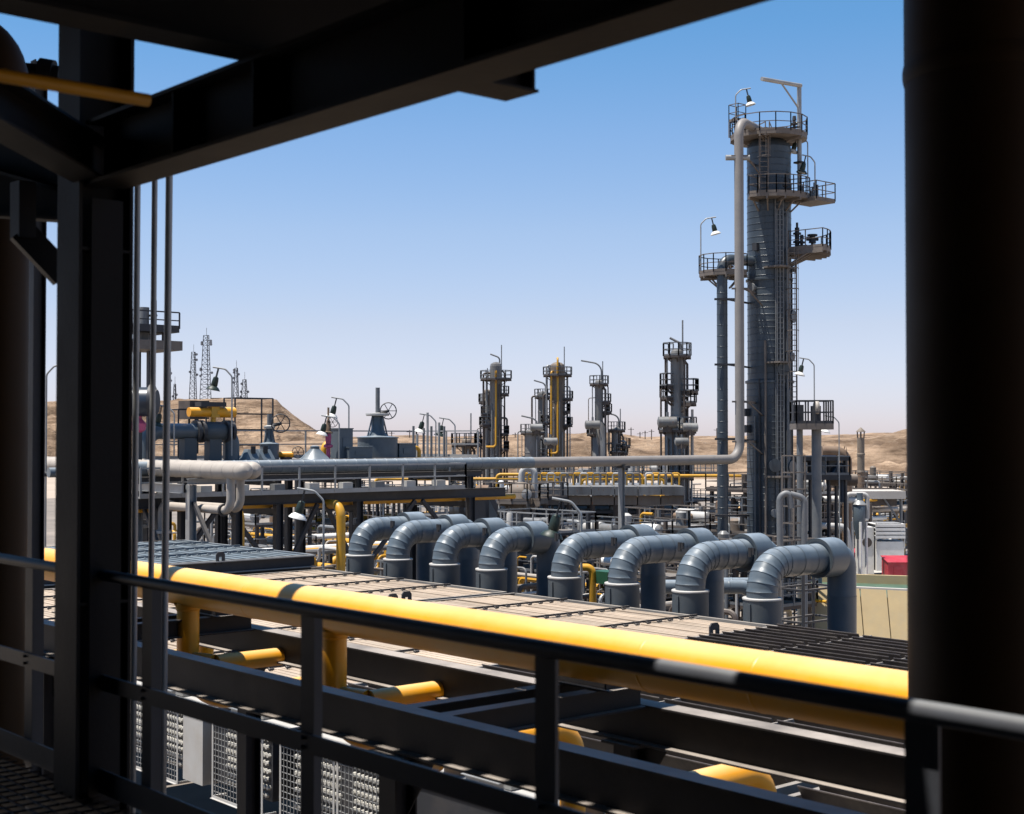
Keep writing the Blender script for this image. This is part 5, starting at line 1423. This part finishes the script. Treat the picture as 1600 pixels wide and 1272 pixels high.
# chimney with cowl
x, y = G(1345, 135); zc_ = HZ(684, 135); rr = 5.6 / F * 135
t = thing('chimney', 'rusty chimney with a conical rain cowl in front of the bluff', 'chimney', (x, y, 0))
hh = (zc_) / 6
for k in range(6): MB().lathe((x, y, k * hh), [(rr + .04, 0), (rr + .04, .15), (rr, .2), (rr, hh)], 20, caps=False).build('stack_section', 'rust_clad' if k < 4 else 'old_brown', t)
for k in range(6):
    a = math.pi * k / 3; MB().beam((x + math.cos(a) * rr, y + math.sin(a) * rr, zc_), (x + math.cos(a) * rr * 1.1, y + math.sin(a) * rr * 1.1, zc_ + .55), .06, .06).build('cowl_stay', 'rack_brown', t, False)
MB().lathe((x, y, zc_ + .55), [(rr * 1.3, 0), (rr * 1.25, .06), (.05, .42), (.0, .44)], 20).build('cowl', 'old_brown', t)
# cyclone vessel
x, y = G(1342, 98); r = 9.5 / F * 98
t = thing('cyclone_vessel', 'pale cone bottomed vessel on legs with a white pipe entering it', 'vessel', (x, y, 0))
za, zb_, zc2 = HZ(770, 98), HZ(788, 98), HZ(815, 98)
MB().lathe((x, y, 0), [(.25, HZ(842, 98)), (.28, HZ(836, 98)), (r, zc2), (r, zb_), (r * .62, zb_ + .25), (r * .62, za)], 26).build('shell', 'duct', t)
MB().lathe((x, y, zb_), [(r + .02, -.05), (r + .05, 0), (r * .64, .28)], 26, caps=False).build('shoulder', 'galv', t)
for k in range(4):
    a = math.pi * (k + .5) / 2; MB().beam((x + math.cos(a) * r * 1.1, y + math.sin(a) * r * 1.1, 0), (x + math.cos(a) * r * 1.1, y + math.sin(a) * r * 1.1, zc2), .14, .14).build('leg', 'white', t, False)
c = V((x, y, 0))
pipe('white_pipe', 'thick white pipe leading level into the pale cyclone vessel', [c - Rv * 2.9 - Tv * 1 + V((0, 0, HZ(779, 98))), c + V((0, 0, HZ(782, 98)))], .24, 'white', n=16)
pipe('white_pipe', 'white looped pipe arching over the pale cyclone vessel', [c - Rv * .9 + V((0, 0, 1)) , c - Rv * .9 + V((0, 0, HZ(772, 98))), c + Rv * .55 + V((0, 0, HZ(772, 98))), c + Rv * .55 + V((0, 0, HZ(810, 98)))], .16, 'light_steel', .3, n=14)
pipe('white_pipe', 'low white elbow pipe in front of the pale cyclone vessel', [c - Rv * 4.5 + Tv * 2 + V((0, 0, HZ(817, 98))), c - Rv * 1.4 + Tv * 2 + V((0, 0, HZ(820, 98))), c - Rv * .9 + Tv * 2 + V((0, 0, .5))], .22, 'light_steel', .5, n=16)
# slab structure
p = V((*G(1362, 120), 0)); z1 = HZ(766, 120); z0_ = HZ(778, 120)
t = thing('slab_structure', 'pale concrete trough raised on steel legs beside the chimney', 'structure', p)
MB().cbox(p + V((0, 0, (z1 + z0_) / 2)), (4.6, 4, z1 - z0_), qz).build('slab', 'concrete', t, False)
MB().cbox(p + V((0, 0, z0_ - .3)), (3.4, 3, .6), qz).build('soffit', 'rack_brown', t, False)
for a in (-2, 2):
    for b_ in (-1.6, 1.6): MB().beam(p + Rv * a + Tv * b_, p + Rv * a + Tv * b_ + V((0, 0, z0_)), .2, .2).build('leg', 'grey_pipe', t, False)
    MB().beam(p + Rv * a + Tv * 1.6 + V((0, 0, z0_ - 2)), p + Rv * a * .3 + Tv * 1.6 + V((0, 0, z0_)), .14, .14).build('brace', 'grey_pipe', t, False)
ring_rail(MB(), [p + Rv * a + Tv * b_ + V((0, 0, z1)) for a, b_ in ((-2.3, -2), (2.6, -2), (2.6, 2))], 1.1, .03, 1.3).build('railing', 'plat_steel', t, False)
# white package with louvred cooler
p = V((*G(1384, 104), 0))
t = thing('louvred_unit', 'white louvred air unit on a pale cabin near the red box', 'air unit', p)
MB().cbox(p + V((0, 0, HZ(862, 104) / 2 + .6)), (2.0, 2.2, HZ(848, 104) - .2), qz).build('cabin', 'white', t, False)
zt1 = HZ(838, 104); zt2 = HZ(816, 104)
MB().cbox(p + V((0, 0, (zt1 + zt2) / 2)), (1.7, 1.9, zt2 - zt1 - .02), qz).build('louvre_core', 'grey_pipe', t, False)
for k in range(4):
    zz = zt1 + .12 + (zt2 - zt1 - .2) * k / 3
    MB().cbox(p + V((0, 0, zz)), (2.15, 2.3, .05), qz).build('louvre_blade', 'white', t, False)
    MB().cbox(p + V((0, 0, zz - .1)) + Tv * 1.14, (2.15, .04, .18), qz).build('louvre_blade', 'white', t, False)
for a in (-1, 1): MB().beam(p + Rv * a * 1.02 + Tv * 1.1 + V((0, 0, zt1 - .8)), p + Rv * a * 1.02 + Tv * 1.1 + V((0, 0, zt2)), .08, .08).build('frame_post', 'light_steel', t, False)
MB().cbox(p - Rv * 1.6 + V((0, 0, 1.8)), (1.0, 1.5, 3.4), qz).build('side_cabin', 'white', t, False)
MB().cyl(p - Rv * 1.6 + Tv * .76 + V((0, 0, 2.4)), p - Rv * 1.6 + Tv * .8 + V((0, 0, 2.4)), .35, n=16).build('fan_port', 'rack_brown', t)
# red sheds
for k, (px, D, w_, d_, h, lab) in enumerate(((1403, 98, 1.9, 1.7, 1.75, 'red box shed with a sloping roof beside the beige basin'), (1326, 108, 1.1, .9, 1.5, 'small dark red cabinet behind the last arched duct'))):
    p = V((*G(px, D), 0)); t = thing('red_shed', lab, 'shed', p)
    w2 = w_ / 2; d2 = d_ / 2
    c_ = [(-w2, d2), (w2, d2), (w2, -d2), (-w2, -d2)]
    vs = [p + Rv * a + Tv * b for a, b in c_] + [p + Rv * a + Tv * b + V((0, 0, h * (.82 if b > 0 else 1.0))) for a, b in c_]
    MB().add(vs, [(0, 3, 2, 1), (4, 5, 6, 7), (0, 1, 5, 4), (1, 2, 6, 5), (2, 3, 7, 6), (3, 0, 4, 7)]).build('wall', 'red', t, False)
    MB().add([p + Rv * a * 1.06 + Tv * b * 1.1 + V((0, 0, h * (.83 if b > 0 else 1.01) + dz)) for dz in (0, .05) for a, b in c_], [(0, 3, 2, 1), (4, 5, 6, 7), (0, 1, 5, 4), (1, 2, 6, 5), (2, 3, 7, 6), (3, 0, 4, 7)]).build('roof', 'red', t, False)
    MB().add([p + Rv * a + Tv * (d2 + e) + V((0, 0, z)) for e in (.004, .03) for a, z in ((-.3 * w_, .1), (.0, .1), (.0, h * .7), (-.3 * w_, h * .7))], [(0, 1, 2, 3), (7, 6, 5, 4), (0, 4, 5, 1), (1, 5, 6, 2), (2, 6, 7, 3), (3, 7, 4, 0)]).build('door', 'red', t, False)
for k, (px, mat) in enumerate(((1338, 'navy'), (1345, 'blue'), (1353, 'blue'))):
    p = V((*G(px, 106), 0))
    t = thing('steel_drum', ['dark navy barrel beside the small red cabinet', 'blue barrel standing between two other barrels', 'blue barrel at the open end of the barrel row'][k], 'barrel', p)
    MB().lathe(p, [(.29, 0), (.29, .28), (.305, .3), (.29, .32), (.29, .58), (.305, .6), (.29, .62), (.29, .88)], 16).build('shell', mat, t)
    MB().lathe(p + V((0, 0, .88)), [(.3, -.02), (.3, .02), (.27, .01)], 16).build('lid', mat, t)

# beige basin
za = 2.7
def bp_(px, py): 
    r_ = ray(px, py); k = (za - EYE.z) / r_.z; return EYE + r_ * k
A, B, Cc, Dd = bp_(1262, 916), bp_(1560, 930), bp_(1560, 906), bp_(1262, 897)
t = thing('basin', 'beige walled basin with a green lined channel near the red shed', 'basin', (A + B) / 2 * 1)
def wall(a, b, th=.25, name='wall', mat='beige_wall', z1=za, z0=0):
    d = (b - a); d.z = 0; d.normalize(); s = V((-d.y, d.x, 0)) * th
    return MB().add([V((v.x, v.y, z)) for z in (z0, z1) for v in (a, b, b + s, a + s)], [(0, 3, 2, 1), (4, 5, 6, 7), (0, 1, 5, 4), (1, 2, 6, 5), (2, 3, 7, 6), (3, 0, 4, 7)]).build(name, mat, t, False)
npan = 7
def slope_panel(a, b, run, z1=za):
    s = Tv * run
    vs = [V((a.x + s.x, a.y + s.y, 0)), V((b.x + s.x, b.y + s.y, 0)), V((b.x, b.y, 0)), V((a.x, a.y, 0)), V((a.x, a.y, z1)), V((b.x, b.y, z1))]
    return MB().add(vs, [(0, 3, 2, 1), (0, 1, 5, 4), (3, 4, 5, 2), (0, 4, 3), (1, 2, 5)]).build('wall_panel', 'beige_wall', t, False)
for k in range(npan): slope_panel(A + (B - A) * (k / npan + .003), A + (B - A) * ((k + 1) / npan - .003), .9)
wall(A, B, .3, 'coping', 'concrete', za + .08, za + .002)
wall(Dd, Cc, .3, 'rear_wall', 'beige_wall', za + .05)
E, F_ = A + (Dd - A) * .3, B + (Cc - B) * .3
MB().add([(A.x, A.y, za - .4), (B.x, B.y, za - .4), (Cc.x, Cc.y, za - .4), (Dd.x, Dd.y, za - .4)], [(0, 1, 2, 3)]).build('channel_floor', 'basin_green', t, False)
wall(A, Dd, .25, 'end_wall')

# pipework close behind the duct legs
for k, (px, py, D, l, r, lab) in enumerate(((1015, 917, 44, 3.2, .22, 'thick grey blue pipe lying low between the sixth and seventh ducts'), (1060, 912, 47, 3.0, .2, 'second grey blue pipe lying low behind the duct legs'))):
    p = P(px, py, D); e = p + Rv * l
    pipe('low_pipe', lab, [p + V((0, 0, -p.z)), p, e, e + V((0, 0, -p.z))], r, 'duct', .4, n=18, rings=.7)
p = P(926, 892, 41)
t = thing('control_valve', 'yellow valve with a small green box in the gap of the duct row', 'valve', (p.x, p.y, 0))
MB().sweep(bend([p - Rv * .45 + V((0, 0, .1)), p + V((0, 0, .1)), p + V((0, 0, -p.z))], .18), .11, 14).build('yellow_elbow', 'yellow_old', t)
MB().box(p + Rv * .3 + V((-.25, -.2, -.35)), p + Rv * .5 + V((.25, .2, .0))).build('green_box', 'box_green', t, False)
wheel(MB(), p + V((0, 0, -.7)) + Rv * .3 + Tv * .2, Tv, .2).build('handwheel', 'grey_pipe', t)
MB().cyl(p + Rv * .4 + V((0, 0, -p.z)), p + Rv * .4 + V((0, 0, -.35)), .07, n=8).build('pedestal', 'rack_dark', t)
t = cage('stair_frame', 'dark handrail cage standing behind the last arched duct', V((*G(1262, 42), 0)), .5, .9, HZ(868, 42), lv=7, r=.035)
cage('stair_frame', 'pale scaffold ladder frame at the right foot of the tall column', V((*G(1240, 70), 0)), .35, .45, HZ(712, 70), 'plat_steel', lv=11, r=.032)
for k, px in enumerate((1218, 1256)):
    b = V((*G(px, 62), 0))
    pipe('vent_bend', ['grey pipe with hooked top left of the scaffold frame', 'grey pipe with hooked top right of the scaffold frame'][k], [b, b + V((0, 0, HZ(776, 62))), b - Rv * -.4 + V((0, 0, HZ(768, 62))), b + Rv * .5 + V((0, 0, HZ(776, 62) - .5))] if k == 0 else [b, b + V((0, 0, HZ(778, 62))), b - Rv * .6 + V((0, 0, HZ(772, 62)))], .14, 'grey_pipe', .3)
def module(px, D, w_, dp, zs_, seed, where):
    random.seed(seed)
    o = V((*G(px, D), 0)); t = thing('equipment_module', 'railed steel equipment frame of %s floors ' % ('three' if len(zs_) > 2 else 'two') + where, 'frame', o, 'railed steel equipment frames')
    mt = random.choice(('rack_brown', 'rack_dark', 'grey_pipe', 'rack_brown'))
    for x in (0, w_ / 2, w_):
        for y in (0, dp): MB().beam(o + V((x, y, 0)), o + V((x, y, zs_[-1] + (1.1 if x else .2))), .2, .2).build('post', mt, t, False)
    for z in zs_:
        MB().box(o + V((-.3, -.3, z - .16)), o + V((w_ + .3, dp + .3, z))).build('floor', mt, t, False)
        ring_rail(MB(), [o + V((w_ + .3, -.3, z)), o + V((-.3, -.3, z)), o + V((-.3, dp + .3, z)), o + V((w_ + .3, dp + .3, z)), o + V((w_ + .3, -.3, z))], 1.1, .035, 1.5).build('railing', random.choice(('galv', 'plat_steel', 'grey_pipe')), t, False)
        for k in range(random.randint(3, 5)):
            q = o + V((random.uniform(.4, w_ - .4), random.uniform(0, dp), z)); h = random.uniform(.6, 1.6); r = random.uniform(.15, .45)
            mm_ = random.choice(('old_clad', 'grey_pipe', 'white', 'old_brown', 'light_steel', 'rust_clad'))
            if k % 2: MB().lathe(q, [(r, 0), (r, h), (r * .5, h + .15)], 12).build('vessel', mm_, t)
            else: MB().sweep([q + V((-.8, 0, .5)), q + V((-.7, 0, .5)), q + V((.7, 0, .5)), q + V((.8, 0, .5))], [.1, r, r, .1], 12).build('drum', mm_, t)
    for k in range(9):
        x = random.uniform(0, w_); y = random.choice((-.4, dp + .2)); r = random.choice((.05, .07, .1)); z1_ = random.uniform(zs_[0], zs_[-1] + 1)
        MB().sweep(bend([o + V((x, y, 0)), o + V((x, y, z1_)), o + V((x + random.choice((-1, 1)) * random.uniform(.6, 2), y, z1_))], .25), r, 8).build('riser_line', random.choice(('yellow_old', 'galv', 'rack_brown', 'light_steel', 'grey_pipe')), t)
    for s_ in (0, 1): MB().beam(o + V((w_ / 2 * s_, -.1, .3)), o + V((w_ / 2 * (s_ + 1), -.1, zs_[0] - .2)), .1, .1).build('brace', mt, t, False)
    ladder(t, o.x - .4, o.y + dp / 2, 0, zs_[-1] + 1, math.pi, 'galv', .5, .03, cage=False)
Q1 = ['below the right end of the rack', 'behind the navy fan housing', 'just left of the inverted U vessel', 'just right of the inverted U vessel', 'beside the single post of the tan pipe', 'under the tan pipe left of the stepped tower', 'right of the tall stepped tower',
      'left of the dark return riser', 'below the broad drum valve', 'far behind the weathered structure by the squat vessel', 'far off by the short slender tower', 'low behind the fifth duct', 'low behind the sixth duct', 'behind the foot of the tall column']
Q2 = ['at the foot of the hose reel platform', 'below the thick rusty elbow', 'behind the cyclone vessel', 'behind the louvred air unit', 'in front of the bluff left of the chimney', 'hard against the tall column', 'beyond the chimney', 'behind the red shed']
for k, (px, D, w_, dp, zs_) in enumerate(((660, 92, 6, 4, (2.6, 5.0)), (720, 108, 7, 4, (3, 5.6)), (770, 84, 5, 3, (2.4, 4.6)), (880, 90, 6, 3, (2.0, 3.8)), (950, 80, 6, 3, (1.8, 3.4)), (985, 92, 5, 4, (2.4, 4.4)), (1112, 100, 6, 4, (2.6, 4.8, 6.4)), (1120, 88, 4, 3, (2.2, 4.2)), (590, 110, 7, 4, (2.8, 5.2)), (850, 150, 9, 5, (3, 6)), (985, 165, 9, 5, (3, 6)), (920, 72, 5, 2.5, (1.8, 3.2)), (1100, 70, 4, 3, (2, 4)), (1150, 105, 5, 4, (3, 5.5)))): module(px, D, w_, dp, zs_, 100 + k, Q1[k])
for k, (px, D, w_, dp, zs_) in enumerate(((1212, 98, 3, 2, (2.2, 4.4, 6.2)), (1245, 114, 3, 2, (2.6, 4.8)), (1322, 165, 8, 4, (2.4, 4.6)), (1395, 170, 8, 4, (2.2, 4.4)), (1300, 140, 8, 4, (3, 5.6)), (1225, 108, 3, 2, (3, 5.4)), (1376, 150, 8, 4, (2.6, 5.0)), (1415, 190, 7, 3, (2.2, 4.0)))): module(px, D, w_, dp, zs_, 200 + k, Q2[k])

# ================================================================== PIPE YARD: many small runs, racks and valves
def yard_rack(px, D, nb_, span, zs_, n_p, seed, lab, along, wd=3.0):
    random.seed(seed)
    o = V((*G(px, D), 0)); d = V((1, 0, 0)) if along == 'x' else V((0, 1, 0)); s = V((0, 1, 0)) if along == 'x' else V((1, 0, 0))
    t = thing('pipe_rack', lab, 'pipe rack', o)
    for i in range(nb_):
        c = o + d * span * i
        for e in (0, wd): MB().beam(c + s * e, c + s * e + V((0, 0, zs_[-1])), .2, .2).build('post', 'rack_dark' if seed % 2 else 'rack_brown', t, False)
        for z in zs_: MB().beam(c + V((0, 0, z)), c + s * wd + V((0, 0, z)), .16, .2).build('cross_beam', 'rack_brown', t, False)
    for z in zs_:
        for k in range(n_p):
            e = .25 + (wd - .5) * k / max(1, n_p - 1)
            r = random.choice((.07, .1, .14, .18)); mat = random.choice(('yellow_old', 'grey_pipe', 'rack_brown', 'old_clad', 'clad_tan', 'yellow_old', 'white'))
            a = o + s * e + V((0, 0, z + .1 + r)) - d * 1.5; b = o + s * e + V((0, 0, z + .1 + r)) + d * (span * (nb_ - 1) + 1.5)
            nm = {'yellow_old': 'yellow', 'grey_pipe': 'grey', 'rack_brown': 'brown', 'old_clad': 'weathered', 'clad_tan': 'tan', 'white': 'white'}[mat]
            pipe('rack_pipe', '%s pipe carried by a rack in the pipe yard' % nm, [a - V((0, 0, z * .8)) if k % 3 == 0 else a - d, a, b, b - V((0, 0, z * .8)) if k % 2 == 0 else b + d], r, mat, .4, '%s pipes on the yard racks' % nm, n=9)
yard_rack(395, 84, 4, 5.5, (1.6, 3.0), 4, 1, 'low pipe rack in the yard below the equipment deck', 'y')
yard_rack(470, 100, 4, 5.5, (1.5, 2.9), 4, 2, 'second low pipe rack in the yard, farther below the equipment deck', 'y')
yard_rack(1255, 118, 4, 5, (2.0, 3.6), 4, 3, 'pipe rack crossing behind the pale cyclone vessel', 'y')
yard_rack(1130, 110, 4, 5, (3.0, 4.6), 4, 6, 'pipe rack behind the foot of the tall column', 'y')

def yard_loops(px0, px1, D0, D1, n, seed, zmax=2.6, where=''):
    random.seed(seed)
    for i in range(n):
        px = random.uniform(px0, px1); D = random.uniform(D0, D1); o = V((*G(px, D), 0))
        d = random.choice((V((1, 0, 0)), V((0, 1, 0)), V((-1, 0, 0)), V((0, -1, 0)))); e = V((-d.y, d.x, 0))
        h = random.uniform(.6, zmax); l = random.uniform(1.5, 7); r = random.choice((.06, .08, .11, .15))
        mat, nm = random.choice((('yellow_old', 'yellow'), ('yellow_old', 'yellow'), ('grey_pipe', 'grey'), ('grey_pipe', 'grey'), ('light_steel', 'pale'), ('rack_brown', 'brown'), ('rack_brown', 'brown'), ('clad_tan', 'tan'), ('old_clad', 'weathered'), ('galv', 'bare metal')))
        k = i % 3
        pts = [o, o + V((0, 0, h)), o + d * l + V((0, 0, h)), o + d * l] if k == 0 else [o, o + V((0, 0, h)), o + d * l + V((0, 0, h)), o + d * l + e * 1.5 + V((0, 0, h)), o + d * l + e * 1.5] if k == 1 else [o, o + V((0, 0, h)), o + d * l * .5 + V((0, 0, h)), o + d * l * .5 + V((0, 0, h + .8)), o + d * l + V((0, 0, h + .8)), o + d * l]
        pipe('yard_pipe', '%s pipe loop %s' % (nm, where), pts, r, mat, .3, '%s pipe loops %s' % (nm, where), n=8)
def yard_bits(px0, px1, D0, D1, n, seed, where):
    random.seed(seed)
    for i in range(n):
        px = random.uniform(px0, px1); D = random.uniform(D0, D1); o = V((*G(px, D), 0)); k = i % 4
        if k == 0:
            h = random.uniform(.9, 1.8); mat = random.choice(('white', 'light_steel', 'grey_pipe', 'old_brown'))
            t = thing('small_vessel', 'small upright vessel ' + where, 'vessel', o, 'small upright vessels ' + where)
            r = random.uniform(.25, .5)
            MB().lathe(o, [(r, .3), (r, h), (r * .6, h + .25), (.05, h + .32)], 14).build('shell', mat, t)
            for q in range(3): MB().beam(o + V((math.cos(q * 2.1) * r * .8, math.sin(q * 2.1) * r * .8, 0)), o + V((math.cos(q * 2.1) * r * .8, math.sin(q * 2.1) * r * .8, .35)), .08, .08).build('leg', 'rack_dark', t, False)
        elif k == 1:
            t = thing('yard_valve', 'small handwheel valve ' + where, 'valve', o, 'small handwheel valves ' + where)
            MB().lathe(o, [(.12, 0), (.12, .7), (.2, .75), (.2, .95), (.1, 1.0), (.05, 1.4)], 10).build('body', random.choice(('yellow_old', 'grey_pipe', 'light_steel')), t)
            wheel(MB(), o + V((0, 0, 1.35)), V((0, 0, 1)), .25).build('handwheel', 'rack_dark', t)
        elif k == 2:
            pts = [o + V((0, 0, random.uniform(.0, 1.2)))]
            d = random.choice((V((1, 0, 0)), V((0, 1, 0)))); L_ = random.uniform(2.5, 6)
            m = ring_rail(MB(), [pts[0], pts[0] + d * L_], 1.05, .03, 1.2)
            for f in (0, 1): m.beam(pts[0] + d * L_ * f, (pts[0] + d * L_ * f) * 1.0 - V((0, 0, pts[0].z)), .08, .08)
            tag(m.build('yard_railing', random.choice(('galv', 'white', 'grey_pipe')), None, False), 'short pipe railing ' + where, 'railing', 'short railings ' + where)
        else:
            h = random.uniform(2, 4.2)
            m = MB().beam(o, o + V((0, 0, h)), .14, .14).beam(o + V((-.5, 0, h)), o + V((.5, 0, h)), .12, .14).box(o + V((-.15, -.15, 0)), o + V((.15, .15, .04)))
            tag(m.build('pipe_stand', random.choice(('grey_pipe', 'galv', 'rack_brown')), None, False), 'T shaped pipe stand ' + where, 'stand', 'pipe stands ' + where)
for k, (px, D, l, z) in enumerate(((400, 92, 9, 2.2), (440, 84, 7, 1.4), (455, 104, 12, 2.8), (520, 96, 8, 1.8), (560, 88, 6, 1.2), (480, 118, 14, 3.2), (610, 100, 9, 2.0), (420, 110, 12, 1.0))):
    o = V((*G(px, D), 0)); e_ = V((0, 1, 0)) if k % 2 else V((1, 0, 0)); f_ = V((1, 0, 0)) if k % 2 else V((0, 1, 0))
    pipe('yellow_main', 'thick yellow pipe run lying in the yard under the rack', [o + f_ * 1.5 + V((0, 0, z - .8)), o + V((0, 0, z - .8)), o + V((0, 0, z)), o + e_ * l + V((0, 0, z)), o + e_ * l], .24, 'yellow_old', .5, 'thick yellow runs in the yard under the rack', n=14)
for k, (px, D, w_, dp, zs_) in enumerate(((400, 120, 7, 4, (2.4, 4.6)), (470, 130, 8, 4, (2.6, 5.0)), (540, 122, 7, 4, (2.4, 4.8)), (330, 96, 6, 4, (2.4, 4.4)))): module(px, D, w_, dp, zs_, 300 + k, ['below the wide thin handwheel', 'below the pinkish safety valve', 'below the upright blue grey cabinet', 'below the yellow actuator valve'][k])
W1, W2, W3, W4 = 'in the yard under the rack', 'in the yard right of the tall column', 'in the yard behind the duct row', 'below the distant towers'
yard_loops(230, 640, 76, 135, 110, 11, 3.0, W1); yard_bits(230, 640, 76, 130, 80, 12, W1)
yard_loops(1235, 1440, 116, 150, 95, 13, 2.6, W2); yard_bits(1235, 1440, 112, 150, 80, 14, W2)
yard_loops(560, 1130, 50, 100, 95, 15, 2.8, W3); yard_bits(560, 1140, 48, 100, 80, 16, W3)
yard_loops(640, 1130, 130, 230, 45, 17, 4.5, W4); yard_bits(640, 1130, 130, 230, 40, 18, W4)
